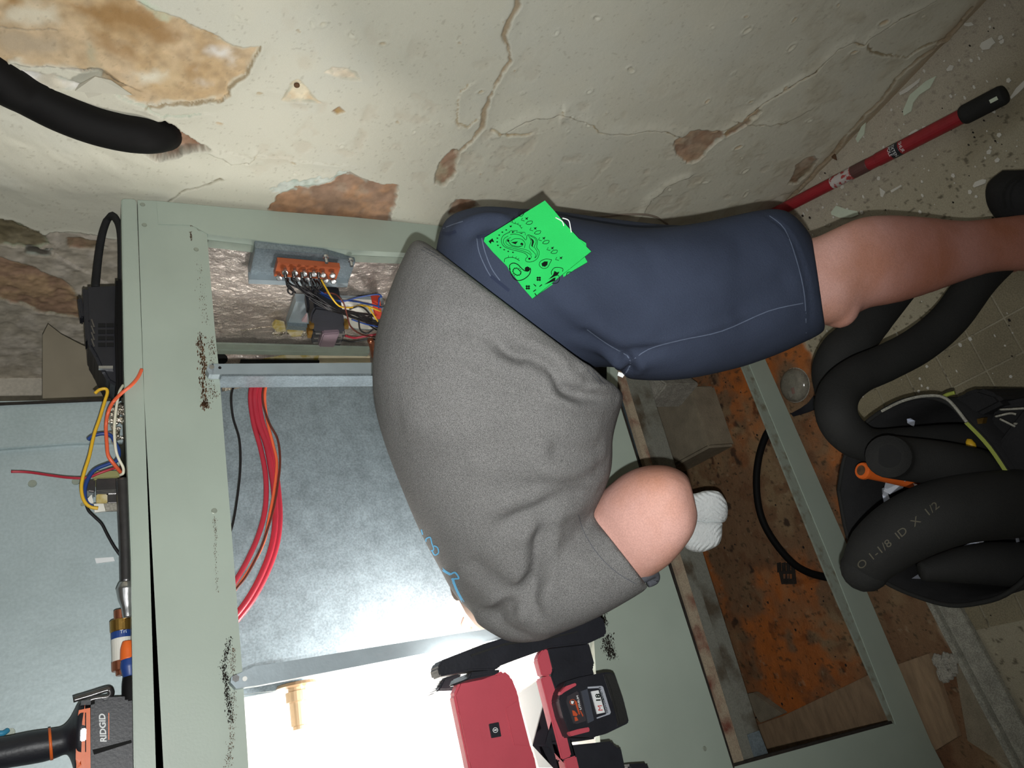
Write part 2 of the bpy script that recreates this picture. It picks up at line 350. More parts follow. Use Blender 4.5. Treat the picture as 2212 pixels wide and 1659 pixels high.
patch([(1460, 302), (1490, 285), (1562, 274), (1560, 296), (1530, 322), (1510, 347), (1478, 352), (1460, 332)], .004, MUD, sr(180, 150, 122), .0015, 50)
patch([(1700, 400), (1722, 360), (1752, 338), (1768, 344), (1745, 378), (1720, 400)], .003, sr(128, 108, 82), MUD, .0015, 52)
patch([(1560, 285), (1600, 258), (1640, 232), (1650, 238), (1605, 275), (1570, 292)], .002, MUD, TAN, .001, 53)
patch([(608, 217), (628, 178), (641, 170), (655, 180), (672, 205), (696, 223)], .0015, sr(206, 184, 150), sr(220, 208, 180), .0003, 54, warp=.4)
patch([(700, 155), (718, 143), (745, 145), (772, 155), (780, 175), (745, 170)], .0012, sr(210, 196, 172), sr(220, 210, 190), .0003, 55, warp=.4)
patch([(718, 238), (735, 228), (746, 240), (730, 246)], .002, sr(170, 140, 80), MUD, .0005, 56, warp=.3)
# peeled zone above the cabinet top
patch([(-80, 455), (20, 478), (95, 508), (140, 498), (200, 505), (262, 520), (300, 640), (300, 900), (-80, 900)], .0035, sr(178, 168, 152), sr(196, 186, 172), .0018, 60, sr(190, 195, 175), .002)
patch([(-80, 468), (40, 480), (90, 500), (112, 535), (60, 545), (-80, 530)], .003, sr(118, 108, 84), sr(138, 128, 104), .002, 61, sr(165, 175, 150))
patch([(-20, 560), (60, 580), (130, 610), (165, 640), (165, 690), (90, 680), (-20, 640)], .002, MUD, sr(178, 148, 116), .002, 62, sr(178, 180, 160))
patch([(150, 520), (220, 525), (235, 545), (160, 548)], .002, sr(140, 122, 98), MUD, .001, 63)
patch([(60, 540), (120, 545), (110, 560), (60, 560)], .003, sr(95, 90, 82), sr(120, 112, 100), .001, 64)
CR = sr(168, 148, 112)
crack([(1125, -20), (1118, 20), (1108, 45), (1092, 82), (1106, 130), (1086, 165), (1066, 200), (1046, 240), (1042, 278), (1020, 305), (985, 335)], .0022, .004, .002, -1, sr(150, 128, 98))
crack([(1060, 282), (1095, 293), (1150, 290)], .0015, .003, .0015, 1, CR)
crack([(1090, 286), (1120, 272), (1150, 260), (1212, 250), (1240, 258), (1280, 270), (1300, 286), (1352, 293), (1400, 284), (1440, 282), (1465, 292)], .0012, .003, .004, -1, CR, .016)
crack([(1212, 256), (1214, 240)], .001, .002, .003, 1, CR)
crack([(1555, 282), (1600, 260), (1640, 230), (1700, 190), (1760, 155), (1810, 105), (1845, 88), (1870, 92), (1885, 75), (1930, 50), (1995, 18), (2040, -10)], .0022, .003, .0035, -1, sr(176, 156, 120), .012)
crack([(1876, 92), (1882, 108), (1918, 118), (1962, 125), (2000, 100), (2052, 82), (2100, 20)], .0018, .003, .002, 1, sr(140, 122, 88))
crack([(1370, 485), (1410, 430), (1445, 400), (1480, 385)], .0012, .002, .005, -1, CR, .014)
crack([(992, 270), (988, 235), (996, 200), (1012, 190)], .001, .002, .0015, 1, CR)
crack([(990, 262), (1010, 276), (1030, 262)], .001, .002, .0015, 1, CR)
crack([(440, 318), (550, 332), (640, 344), (745, 356)], .0008, .001, .0015, 1, sr(190, 186, 168))
crack([(365, 438), (400, 412), (440, 402), (478, 390)], .0020, .004, .002, -1, sr(118, 110, 82), .008)
crack([(470, 335), (500, 352), (540, 345), (550, 333)], .001, .002, .004, -1, sr(196, 188, 165))
crack([(576, 190), (610, 200), (640, 220)], .0007, .001, .001, 1, sr(200, 195, 178))
crack([(1650, 270), (1610, 268), (1590, 258)], .001, .002, .002, 1, CR)
crack([(1740, 240), (1700, 262), (1670, 268)], .001, .001, .002, 1, CR)
crack([(1690, 450), (1740, 395), (1800, 330), (1850, 270), (1890, 225), (1940, 170), (1990, 125), (2060, 70)], .003, .003, .002, 1, sr(138, 120, 92), .01, 1.2)
crack([(95, 540), (200, 600), (262, 640)], .001, .002, .002, 1, sr(190, 180, 170))
crack([(-20, 827), (100, 826)], .0015, .002, .003, 1, sr(168, 138, 120))
rg = np.random.RandomState(5)
for k in range(70):
    px = rg.uniform(380, 2000); py = rg.uniform(0, 420)
    if px > 1650 and py > 2050-px: continue
    s = rg.uniform(.0015, .005)*(1.6 if px > 1350 else 1); c0 = W(px, py); ang = rg.uniform(0, 3.1)
    m_ = (abs(YY-c0[0]) < .03) & (abs(ZZ-c0[1]) < .03)
    dx = YY[m_]-c0[0]+w1[m_]*.4; dz = ZZ[m_]-c0[1]+w2[m_]*.4; u = dx*math.cos(ang)+dz*math.sin(ang); v = -dx*math.sin(ang)+dz*math.cos(ang)
    d = np.sqrt(u*u+(v*1.9)**2); a = ss(s*1.15, s*.8, d)
    H[m_] += -a*.0014+.0012*np.exp(-((d-s*1.3)/.002)**2)
    if rg.rand() < .55: C[m_] = mixc(C[m_], [CR, sr(184, 158, 120), sr(196, 190, 170)][rg.randint(3)], a*.7)
c0 = W(110, 330); g_ = np.exp(-(((YY-c0[0])/.10)**2+((ZZ-c0[1])/.16)**2)); H += g_*.0022*fbm(YY*1.0+ZZ*.5, ZZ*.5-YY*.2, 42, 300, 3)
# rough low band next to the floor and by the shorts, dirt speckles
low = ss(.55, .15, ZZ)*ss(-.1, .5, fbm(YY, ZZ, 30, 91, 4)); H += low*.0014*fbm(YY, ZZ, 60, 92, 3); C = mixc(C, sr(186, 178, 156), low*.5)
mid = np.exp(-((YY-.80)/.16)**2)*ss(.15, .55, fbm(YY, ZZ, 36, 95, 4))*(ZZ < 1.1); H -= mid*.0012; C = mixc(C, sr(196, 186, 166), mid*.5)
spk = ss(.56, .64, fbm(YY, ZZ, 240, 93, 2)); C = mixc(C, sr(120, 108, 84), spk*.25)
band = np.exp(-(ZZ/.02)**2); C = mixc(C, sr(150, 130, 104), band*.8)
X = wallx(YY)-H
gridmesh('wall_right', np.stack([X, YY, ZZ], 1), len(ys), len(zs), C, vmat('wall_paint_and_plaster', .55, .12, 160, .03, 900))
del YY, ZZ, H, C, X, w1, w2, Yw, Zw
# back wall, left wall and ceiling
K['bwall'] = M('back_wall_plaster', srgb(190, 182, 168), .8, 0, .12, 12, .6, 60, fine=.1)
def struct(name, mb, mat): o = mb.build(name, mat); o['kind'] = 'structure'; return o
struct('wall_back', MB().box((-1.6, 1.52, -.02), (.86, 1.62, 2.5)), K['bwall'])
struct('wall_left', MB().box((-1.7, -1.6, -.02), (-1.6, 1.62, 2.5)), K['bwall'])
struct('wall_front', MB().box((-1.6, -1.7, -.02), (1.1, -1.6, 2.5)), K['bwall'])
struct('ceiling', MB().box((-1.7, -1.7, 2.5), (1.15, 1.62, 2.6)), K['bwall'])
# ------------------------------------------------------------------ floor
RUSTP = [(-1.2, .905), (.06, .905), (.62, .93), (.76, 1.0), (.78, 1.6), (-1.2, 1.6)]
xs = np.concatenate([[-1.6, -1.2, -.8], np.arange(-.46, .93, .003), [1.05]])
yf = np.concatenate([[-1.6, -.9, -.3, .1], np.arange(.2, 1.525, .003)])
FX, FY = [a.ravel() for a in np.meshgrid(xs, yf, indexing='ij')]
a1 = fbm(FX, FY, 12, 101, 4)
Cf = np.tile(sr(168, 160, 138), (len(FX), 1))*(1+.10*a1[:, None])
dr = sdpoly(FX+.02*fbm(FX, FY, 20, 110, 4), FY+.02*fbm(FX, FY, 20, 120, 4), RUSTP); ra = ss(.006, -.006, dr)
n1 = fbm(FX, FY, 9, 130, 5); n2 = fbm(FX, FY, 30, 140, 4); n3 = fbm(FX, FY, 70, 150, 3)
RC = mixc(np.tile(sr(128, 98, 72), (len(FX), 1)), sr(184, 106, 50), ss(.0, .4, n1))
RC = mixc(RC, sr(150, 128, 96), ss(.1, .5, fbm(FX, FY, 7, 133, 4))*.7)
RC = mixc(RC, sr(112, 76, 52), ss(.05, .4, n2)*.6)
RC = mixc(RC, sr(70, 54, 42), ss(.42, .52, fbm(FX, FY, 28, 160, 4)))
RC = mixc(RC, sr(168, 150, 122), ss(.55, .62, n3)*.4)
og = sum(np.exp(-(((FX-p.x)/sx_)**2+((FY-p.y)/sy_)**2)) for p, sx_, sy_ in [(onz(1760, 1430), .10, .10), (onz(1560, 850), .12, .10), (onz(1800, 900), .10, .05), (onz(1700, 1480), .12, .12), (onz(1740, 1250), .05, .04)])
RC = mixc(RC, sr(186, 104, 44), np.clip(og, 0, 1)*ss(-.35, .2, fbm(FX, FY, 26, 190, 4))*.75)
Cf = Cf*(1-ra[:, None])+RC*ra[:, None]
dirt = ss(.1, .6, fbm(FX, FY, 7, 170, 4)); Cf = mixc(Cf, sr(118, 106, 78), dirt*.5*(1-ra))
blk = ss(.45, .55, fbm(FX, FY, 150, 175, 2)); Cf = mixc(Cf, sr(66, 58, 42), blk*.7)
wall_d = wallx(FY)-FX; Cf = mixc(Cf, sr(190, 180, 165), ss(.22, .02, wall_d)*.6*(1-ra))
Hf = .0015*n2*ra+.0008*n3
gridmesh('floor', np.stack([FX, FY, Hf-.004*(1-ra)], 1), len(xs), len(yf), Cf, vmat('floor_concrete_and_rust', .75, .35, 180, .12, 500))
del FX, FY, Cf, RC
# floor tiles: small squares that show through the dust
fl = bpy.data.objects['floor']; WLOC['floor'] = Vector((0, 0, 0))
tb = MB().box((-.031, -.031, -.002), (.031, .031, .0))
t0 = None
for i in range(8):
    for j in range(8):
        cx = .393-.032-.0645*(i-1); cy = .563+.032+.0645*(j-3)
        if cy > .895: continue
        if t0 is None:
            t0 = mk('floor_tile', tb.v, tb.f, K['tile'], None, bevel=.0008); o = t0
        else: o = t0.copy(); COL.objects.link(o)
        o.parent = fl; o.location = (cx, cy, -.001+random.uniform(-.0003, .0003)); o.rotation_euler = (0, 0, random.uniform(-.006, .006))
# ------------------------------------------------------------------ cabinet
cab = thing('air_handler_cabinet', 'large sage green steel air handler cabinet standing against the peeling wall', 'cabinet', (.1, 1.0, 0))
G = K['green']
slab('top_cap', [(262, 430), (266, 428), (290, 429), (295, 433), (309, 800), (324, 1209), (337, 1659), (342, 1800), (294, 1800), (289, 1659), (283, 1209), (268, 800)], .998, 1.03, G, cab, bevel=.0015)
MB().box((-.62, 1.0, 1.250), (.80, 1.50, 1.263)).build('top_panel', K['green_dirty'], cab, label='grimy top panel')
slab('header_panel', [(297, 432), (309.5, 800), (323, 1209), (334.5, 1659), (339, 1800), (548, 1800), (537, 1659), (525, 1470), (505, 1209), (473, 800), (463, 700), (447, 505), (414, 486), (342, 484), (338, 434)], 1.0, 1.012, G, cab)
slab('stile', [(338, 434), (500, 449), (760, 469), (940, 487), (1100, 503), (1300, 523), (1500, 545), (1600, 556), (1590, 600), (1300, 580), (1100, 562), (870, 546), (760, 540), (600, 524), (450, 506), (414, 486), (342, 484)], .9985, 1.012, G, cab)
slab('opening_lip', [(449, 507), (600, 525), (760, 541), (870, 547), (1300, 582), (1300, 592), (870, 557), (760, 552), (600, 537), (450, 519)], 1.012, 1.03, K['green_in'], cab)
slab('lower_panel', [(1319, 848), (1333, 848), (1440, 1210), (1585, 1659), (1630, 1800), (1288, 1800), (1300, 1659), (1290, 1500), (1283, 1380), (1300, 1160), (1316, 950)], 1.0, 1.012, G, cab)
slab('lower_panel_side', [(1319, 560), (1335, 560), (1334, 850), (1318, 850)], 1.0, 1.012, G, cab)
MB().box((-.62, 1.0, 0), (-.5, 1.02, 1.25)).build('stile', G, cab)
MB().box((-.62, 1.012, 0), (-.60, 1.50, 1.262)).build('side_panel', G, cab, label='inner green side panel')
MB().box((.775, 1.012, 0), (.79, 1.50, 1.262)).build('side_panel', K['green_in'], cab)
MB().box((-.6, 1.485, 0), (.775, 1.50, 1.262)).build('back_panel', K['galv'], cab)
MB().box((-.6, 1.012, .645), (.775, 1.485, .665)).build('divider_shelf', K['white_chamber'], cab)
MB().box((-.6, 1.40, .67), (.30, 1.41, 1.255)).build('chamber_lining', K['white_chamber'], cab, label='bright back lining of the left chamber')
MB().box((-.598, 1.02, .67), (-.59, 1.40, 1.255)).build('chamber_lining', K['white_chamber'], cab)
MB().box((-.59, 1.02, 1.245), (.12, 1.40, 1.25)).build('chamber_lining', K['white_chamber'], cab)
# bottom rail and lower left corner
slab('bottom_rail', [(1615, 777), (1652, 774), (1818, 1150), (2012, 1606), (2040, 1659), (2110, 1800), (1990, 1800), (1935, 1563), (1800, 1222)], 1.0, 1.012, K['green'], cab)
slab('rail_lip', [(1598, 780), (1615, 777), (1800, 1222), (1935, 1563), (1925, 1563), (1787, 1246)], 1.002, 1.006, K['green_dirty'], cab, label='dirt-streaked upper lip of the bottom rail')
slab('bottom_rail', [(1470, 470), (1500, 470), (1655, 775), (1600, 781)], 1.0, 1.012, K['green'], cab)
slab('corner_plate', [(1587, 1656), (1928, 1563), (2012, 1606), (2040, 1659), (2110, 1800), (1630, 1800)], .9985, 1.012, K['green'], cab)
slab('corner_edge', [(1583, 1650), (1925, 1557), (1929, 1563), (1587, 1657)], .999, 1.011, K['grime'], cab)
# flange strips under the lower panel
def strip(nm, a, b, w0, w1_, y0, y1, mat, off=(0, 0)):
    slab(nm, [(a[0]+w0, a[1]), (b[0]+w0, b[1]), (b[0]+w1_, b[1]), (a[0]+w1_, a[1])], y0, y1, mat, cab)
A_ = (1333, 848); B_ = (1585, 1659)
def quad(nm, tl, tr, br, bl, y0, y1, mat, **k): slab(nm, [tl, tr, br, bl], y0, y1, mat, cab, **k)
quad('panel_seam', (1331, 848), (1334, 847), (1588, 1659), (1584, 1659), .9995, 1.005, K['grime'])
quad('rusty_lip', (1334, 800), (1347, 800), (1612, 1659), (1586, 1659), 1.006, 1.016, K['rust_strip'])
quad('zinc_flange', (1347, 800), (1362, 798), (1636, 1659), (1612, 1659), 1.014, 1.03, K['grey_strip'])
quad('zinc_flange', (1358, 800), (1393, 798), (1668, 1668), (1634, 1668), 1.028, 1.04, K['grey_strip'])
quad('zinc_flange', (1604, 1590), (1640, 1578), (1668, 1650), (1630, 1660), 1.024, 1.03, K['galv'])
# braces
quad('brace', (458, 786), (860, 783), (860, 808), (458, 809), .985, .999, K['galv_light'], label='upright zinc brace with a bolt at its top')
slab('brace_flange', [(478, 808), (860, 807), (860, 812), (478, 813)], .985, 1.02, K['galv'], cab)
slab('brace', [(500, 1462), (548, 1440), (1060, 1357), (1120, 1346), (1120, 1374), (1050, 1386), (560, 1480), (510, 1487), (498, 1474)], .985, .999, K['galv_light'], cab, label='slanting zinc brace with a hex bolt and a round hole at its end')
slab('brace_cap', [(446, 797), (451, 788), (462, 785), (462, 809), (452, 808)], .985, .999, K['galv_light'], cab)
def bolt(px, py, r, y=.985, mat=None, nm='bolt', n=6, par=None, h=.004):
    p = ony(px, py, y); MB().lathe(p+Vector((0, .002, 0)), (0, -1, 0), [(0, r*1.2), (.001, r*1.2), (.0012, r), (h, r*.92)], n).build(nm, mat or K['steel'], par or cab)
bolt(457, 794, .004); bolt(509, 1466, .0045)
for a in [(475, 794)]: bolt(a[0], a[1], .0022, .9845, K['pit'], 'bolt_hole', 12, h=.002)
bolt(529, 1466, .003, .9845, K['white_chamber'], 'bolt_hole', 12, h=.002)
bolt(777, 823, .0045, 1.149, K['inkwhite'], 'bolt_hole', 14, h=.001)
for a in [(308, 441), (312, 485), (431, 494), (424, 538), (463, 1103), (1523, 1617), (500, 461)]: bolt(a[0], a[1], .0032, .999, K['rivet'], 'screw', 12, h=.002)
# rust and grime runs along the frame edge, thin scabs standing on the enamel
def scab(nm, path, wpx, y, mat, n=60, seed=1, par=None, spread=1.0):
    rg = random.Random(seed); mb = MB()
    for _ in range(n*5):
        t = rg.random()*(len(path)-1); i = int(t); f = t-i; x = path[i][0]*(1-f)+path[i+1][0]*f; yy = path[i][1]*(1-f)+path[i+1][1]*f
        x += rg.gauss(0, wpx*.35); yy += rg.gauss(0, wpx*.3); s = rg.uniform(.7, 1)*max(wpx, 6)*rg.choice([.05, .07, .1, .14, .22])*spread
        k = 6; pts = []
        for j in range(k):
            a = 2*math.pi*j/k; rr = s*rg.uniform(.5, 1.1); pts.append((x+rr*math.cos(a)*.7, yy+rr*math.sin(a)*1.5))
        mb.prism([ony(a, b, y) for a, b in pts], (0, -.0004, 0))
    o = mb.build(nm, mat, par or cab); o['kind'] = 'stuff'; return o
scab('rust_run', [(432, 720), (434, 760), (440, 790), (438, 830), (443, 870), (445, 880)], 12, 1.0, K['rustmark'], 130, 1)
scab('rust_run', [(455, 730), (460, 760), (455, 830), (462, 860)], 14, 1.0, K['rustmark'], 60, 2, spread=.5)
scab('rust_run', [(463, 1120), (466, 1150), (465, 1200), (470, 1280)], 6, 1.0, K['rustmark'], 60, 3, spread=.8)
scab('rust_run', [(497, 1380), (482, 1435), (488, 1470), (492, 1510), (498, 1560)], 10, 1.0, K['grime'], 150, 4)
scab('rust_run', [(505, 1400), (500, 1440), (505, 1520), (500, 1600), (492, 1659)], 12, 1.0, K['rustmark'], 120, 5, spread=.6)
scab('rust_run', [(412, 487), (500, 492), (600, 500), (760, 512)], 3, 1.0, K['rustmark'], 150, 6, spread=1.2)
scab('rust_run', [(411, 500), (414, 520)], 4, 1.0, K['rustmark'], 20, 7)
scab('grime_spots', [(1300, 1330), (1306, 1350)], 12, 1.0, K['grime'], 60, 8, spread=.7)
scab('grime_spots', [(1310, 1375), (1315, 1400), (1322, 1420)], 18, 1.0, K['grime'], 120, 9, spread=.5)
scab('rust_run', [(430, 560), (436, 640), (445, 700)], 14, 1.0, K['rustmark'], 26, 10, spread=.4)
# foil lined chamber: plates and relay are screwed to its right side wall
SX = .772
def onx(px, py, x=.75):
    v = ray(px, py); return CAMP+v*(x/v.x)
def slabx(nm, poly, x0, x1, mat, par=None, **k): return MB().prism([onx(a, b, x0) for a, b in poly], (x1-x0, 0, 0)).build(nm, mat, par or cab, **k)
def foilgrid(nm, fn, u0, u1, v0, v1, mat, amp, seed, par=cab, n=90, sc=22):
    gu, gv = np.meshgrid(np.linspace(u0, u1, n), np.linspace(v0, v1, n), indexing='ij')
    h = amp*(np.abs(fbm(gu, gv, sc, seed, 4))*1.5+.4*fbm(gu, gv, sc*3, seed+3, 3))
    v = [fn(gu.flat[i], gv.flat[i], h.flat[i]) for i in range(n*n)]
    f = [(i*n+j, (i+1)*n+j, (i+1)*n+j+1, i*n+j+1) for i in range(n-1) for j in range(n-1)]
    return MB().add(v, f).build(nm, mat, par, smooth=True)
def foilpatch(nm, px0, px1, y, mat, amp, seed, par=cab, n=90):
    a = ony(px0[0], px0[1], y); b = ony(px1[0], px1[1], y); x0, x1 = sorted((a.x, b.x)); z0, z1 = sorted((a.z, b.z))
    return foilgrid(nm, lambda x, z, h: (x, y-h, z), x0, x1, z0, z1, mat, amp, seed, par, n)
foilgrid('foil_liner', lambda y, z, h: (SX-h, y, z), 1.014, 1.40, .67, 1.25, K['foil'], .003, 5, n=170, sc=30)
foilgrid('foil_liner', lambda x, z, h: (x, 1.40-h, z), .50, SX, .67, 1.25, K['foil'], .006, 15, n=80)
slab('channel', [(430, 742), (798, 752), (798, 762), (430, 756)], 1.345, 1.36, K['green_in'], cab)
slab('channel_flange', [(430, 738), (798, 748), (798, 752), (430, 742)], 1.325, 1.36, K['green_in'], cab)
slab('insulation_edge', [(640, 762), (800, 768), (800, 786), (560, 784), (560, 776)], 1.375, 1.385, K['yellow_ins'], cab)
slab('paper_facing', [(690, 766), (800, 770), (800, 783), (686, 782)], 1.368, 1.374, M('kraft_facing', srgb(222, 208, 176), .8), cab)
slab('duct_gap', [(520, 776), (690, 778), (690, 783), (520, 783)], 1.36, 1.372, K['pit'], cab)
MB().lathe(ony(478, 775, 1.38), (0, -1, 0), [(0, .012), (.001, .012)], 16).build('conduit_hole', K['pit'], cab)
mb = MB(); rg = random.Random(3)
for k in range(40):
    mb.ball(onx(592+rg.uniform(0, 70), 700+rg.uniform(0, 24), .762), rg.uniform(.002, .007), 5, (.6, rg.uniform(.5, 1.5), rg.uniform(.5, 1.5)))
o = mb.build('torn_foil', K['foil_crumpled'], cab); o['kind'] = 'stuff'
tubeobj('foil_tear', [onx(520, 714, .764), onx(560, 708, .762), onx(600, 705, .762)], [.0008, .002, .001], K['foil_crumpled'], cab)
slabx('yellow_fibre', [(588, 706), (596, 698), (615, 702), (618, 716), (600, 718)], .756, .764, K['yellow_ins'])
slabx('yellow_fibre', [(620, 716), (655, 716), (650, 726), (630, 728)], .756, .764, K['yellow_ins'])
slab('blower_housing', [(440, 818), (520, 818), (985, 818), (985, 1310), (1003, 1440), (700, 1480), (520, 1500), (440, 1500)], 1.17, 1.18, K['galv'], cab)
arc = [(470, 848), (520, 838), (580, 829), (640, 822), (700, 820), (760, 825), (830, 834), (900, 846), (980, 868)]
slab('scroll_side', arc+[(985, 1310), (1000, 1380), (700, 1450), (460, 1500)], 1.15, 1.17, K['galv'], cab)
foilpatch('foil_scrap', (476, 812), (545, 846), 1.16, K['foil_crumpled'], .006, 25, n=40)
slabx('junction_plate', [(552, 537), (700, 549), (768, 566), (752, 612), (538, 604)], .745, .770, K['galv'], bevel=.001)
slabx('plate_lip', [(538, 604), (752, 612), (750, 621), (537, 613)], .735, .75, K['galv_light'])
foilpatch('foil_strip', (552, 527), (632, 541), 1.03, K['foil_crumpled'], .003, 35, n=30)
slabx('terminal_board', [(600, 567), (735, 579), (726, 604), (592, 597)], .728, .738, K['board'])
for i, (a, b) in enumerate([(616, 580), (637, 581), (657, 583), (678, 584), (698, 586), (718, 587), (643, 594), (664, 595), (704, 598), (603, 592), (720, 600)]):
    MB().lathe(onx(a, b, .728), (-1, -.3, .2), [(0, .003), (.009, .003), (.0095, .0052), (.012, .0048), (.0125, .003)], 14).build('terminal_screw', K['steel'], cab)
for (a, b) in [(703, 553), (757, 560)]:
    MB().lathe(onx(a, b, .745), (-1, 0, 0), [(0, .005), (.004, .005), (.0045, .003), (.014, .003)], 8).build('stud', K['steel'], cab)
slabx('junction_plate', [(640, 652), (830, 658), (826, 715), (620, 704)], .752, .770, K['galv_light'], bevel=.001)
slabx('plate_lip', [(621, 704), (700, 708), (698, 716), (618, 712)], .745, .755, K['galv'])
slabx('white_plate', [(725, 650), (815, 654), (810, 712), (720, 706)], .747, .753, K['white'])
rl = thing('contactor_relay', 'black contactor relay with brass tabs inside the foil lined compartment', 'relay', onx(705, 700, .72))
slabx('housing', [(680, 666), (740, 674), (747, 712), (742, 720), (676, 716), (668, 700), (672, 680)], .690, .744, K['black'], rl, bevel=.003)
slabx('coil_block', [(672, 716), (746, 720), (736, 748), (674, 744)], .700, .735, K['black'], rl, bevel=.002)
slabx('armature', [(698, 722), (734, 720), (722, 751), (688, 750)], .682, .70, M('violet_plastic', srgb(112, 96, 104), .35), rl, bevel=.002)
for a, b in [(688, 721), (684, 731), (682, 741), (738, 722), (734, 732), (731, 742)]:
    slabx('terminal', [(a-6, b-1.5), (a+6, b-1.5), (a+6, b+1.5), (a-6, b+1.5)], .690, .70, K['steel'], rl)
for a, b in [(674, 707), (671, 720), (669, 727), (749, 708)]:
    slabx('brass_tab', [(a-5, b-4), (a+5, b-4), (a+4, b+4), (a-5, b+4)], .685, .70, K['brass'], rl, bevel=.001)
slabx('tag', [(662, 682), (664, 681), (664, 697), (652, 695)], .735, .74, M('pink_tag', srgb(196, 168, 172), .5), rl)
slabx('connector', [(664, 662), (676, 662), (674, 680), (662, 678)], .71, .74, K['black'], rl, bevel=.002)
hn = thing('wire_harness', 'bundle of black blue and yellow wires from the terminal board', 'wires', onx(690, 650, .72))
rg = random.Random(11)
def hx(p, y=1.15): return onx(p[0], p[1], .760-(1.2-(p[2] if len(p) > 2 else y))*.75)
def yw(pts, r, mat, nm='wire', y=1.15): return tubeobj(nm, [hx(p, y) for p in pts], r, mat, hn, n=8)
starts = [(618, 600), (622, 602), (630, 600), (655, 602), (660, 604), (678, 604), (684, 606), (672, 606), (690, 604), (640, 606), (648, 604)]
for i, s0 in enumerate(starts):
    e = (812+rg.uniform(-5, 8), 695+rg.uniform(-14, 16)); mdl = (668+rg.uniform(-12, 12)+i, 640+rg.uniform(-6, 6)); m2 = (722+rg.uniform(-6, 6), 668+rg.uniform(-5, 6))
    yw([(s0[0], s0[1], 1.15), (s0[0]+6, s0[1]+12, 1.13), (mdl[0], mdl[1], 1.125), (m2[0], m2[1], 1.10), (765, 680+rg.uniform(-8, 8), 1.13), (e[0], e[1], 1.15), (e[0]+40, e[1]+10, 1.15)], .0015, K['blackwire'])
for i in range(5):
    a = 616+i*18
    yw([(a+rg.uniform(-2, 2), 592, 1.145), (a+2, 606, 1.13), (a+8+rg.uniform(-3, 3), 620, 1.125), (a+22, 632, 1.125)], .0016, K['blackwire'])
    tubeobj('spade_lug', [hx((a, 588, 1.14)), hx((a+1, 600, 1.13))], .0028, K['darksteel'], hn, n=8, sub=1)
yw([(624, 618, 1.12), (622, 630, 1.118), (630, 636, 1.116), (634, 628, 1.118), (628, 620, 1.12), (620, 614, 1.12)], .0014, K['blackwire'])
yw([(694, 604, 1.14), (704, 622, 1.12), (718, 645, 1.095), (735, 662, 1.09), (760, 664, 1.11), (785, 660, 1.12), (822, 672, 1.13)], .0015, K['yellow'])
yw([(795, 662, 1.125), (803, 674, 1.125), (816, 694, 1.13)], .0015, K['yellow'])
for q in ([(688, 628), (712, 640), (735, 652), (775, 642), (815, 636), (824, 641), (819, 645), (818, 665)], [(690, 632), (720, 648), (760, 650), (800, 658), (825, 664)], [(760, 690), (790, 700), (822, 706)]): yw(q, .0014, K['blue'], y=1.13)
yw([(700, 632, 1.13), (725, 636, 1.12), (742, 655, 1.10), (750, 682, 1.09), (758, 706, 1.10), (780, 722, 1.12), (810, 728, 1.13)], .0014, K['brownwire'])
yw([(746, 725), (765, 730), (785, 727), (815, 722)], .0022, K['redwire'], y=1.13)
yw([(740, 735), (765, 738), (800, 732), (815, 736)], .0018, K['blackwire'], y=1.13)
yw([(755, 668), (778, 662), (795, 674), (806, 694)], .0015, K['blackwire'], y=1.11)
yw([(775, 690), (778, 712), (792, 720), (806, 712)], .0015, K['blackwire'], y=1.11)
slabx('connector', [(803, 650), (822, 652), (826, 690), (810, 690)], .72, .735, M('red_connector', srgb(190, 62, 42), .5), hn, bevel=.001)
tubeobj('wire_nut', [hx((800, 735, 1.12)), hx((806, 752, 1.12)), hx((808, 770, 1.12))], [.006, .007, .005], K['copper'], hn)
# red cables over the blower housing
rc = thing('red_cables', 'thick red cables with an orange wire curving over the zinc blower housing', 'cables', ony(570, 1050, 1.04))
def cab_w(pts, r, mat, y=1.04, nm='wire', par=None): return tubeobj(nm, [ony(a, b, y+(c[0] if c else 0)) for a, b, *c in pts], r, mat, par or rc, n=10)
L1 = [(560, 806), (547, 825), (541, 860), (548, 915), (562, 965), (573, 1020), (575, 1070), (570, 1115), (555, 1165), (532, 1215), (512, 1250), (480, 1300)]
L2 = [(572, 806), (560, 830), (555, 862), (562, 910), (580, 960), (590, 1010), (597, 1060), (600, 1120), (592, 1180), (570, 1240), (540, 1295), (505, 1340), (470, 1380)]
cab_w(L1, .0036, K['redwire']); cab_w([(a-5, b) for a, b in L2], .0042, K['redwire']); cab_w([(a+4, b+2) for a, b in L2], .0042, K['redwire'], 1.043)
cab_w([(592, 806), (576, 830), (572, 862), (578, 912), (590, 960), (598, 1000), (592, 1060), (583, 1110), (570, 1170), (545, 1220), (515, 1265), (480, 1310)], .0020, K['orangewire'], 1.032)
cab_w([(590, 808), (570, 835), (568, 870), (582, 915), (600, 950), (605, 1000), (598, 1060), (588, 1110), (565, 1180), (535, 1240), (508, 1275), (480, 1310)], .0016, K['brownwire'], 1.030)
bw = tubeobj('black_wire', [ony(a, b, 1.045) for a, b in [(514, 815), (500, 850), (503, 900), (517, 950), (519, 1010), (513, 1070), (503, 1130), (490, 1170)]], .0017, K['blackwire'])
tag(bw, 'single thin black wire hanging left of the red cables', 'wire')
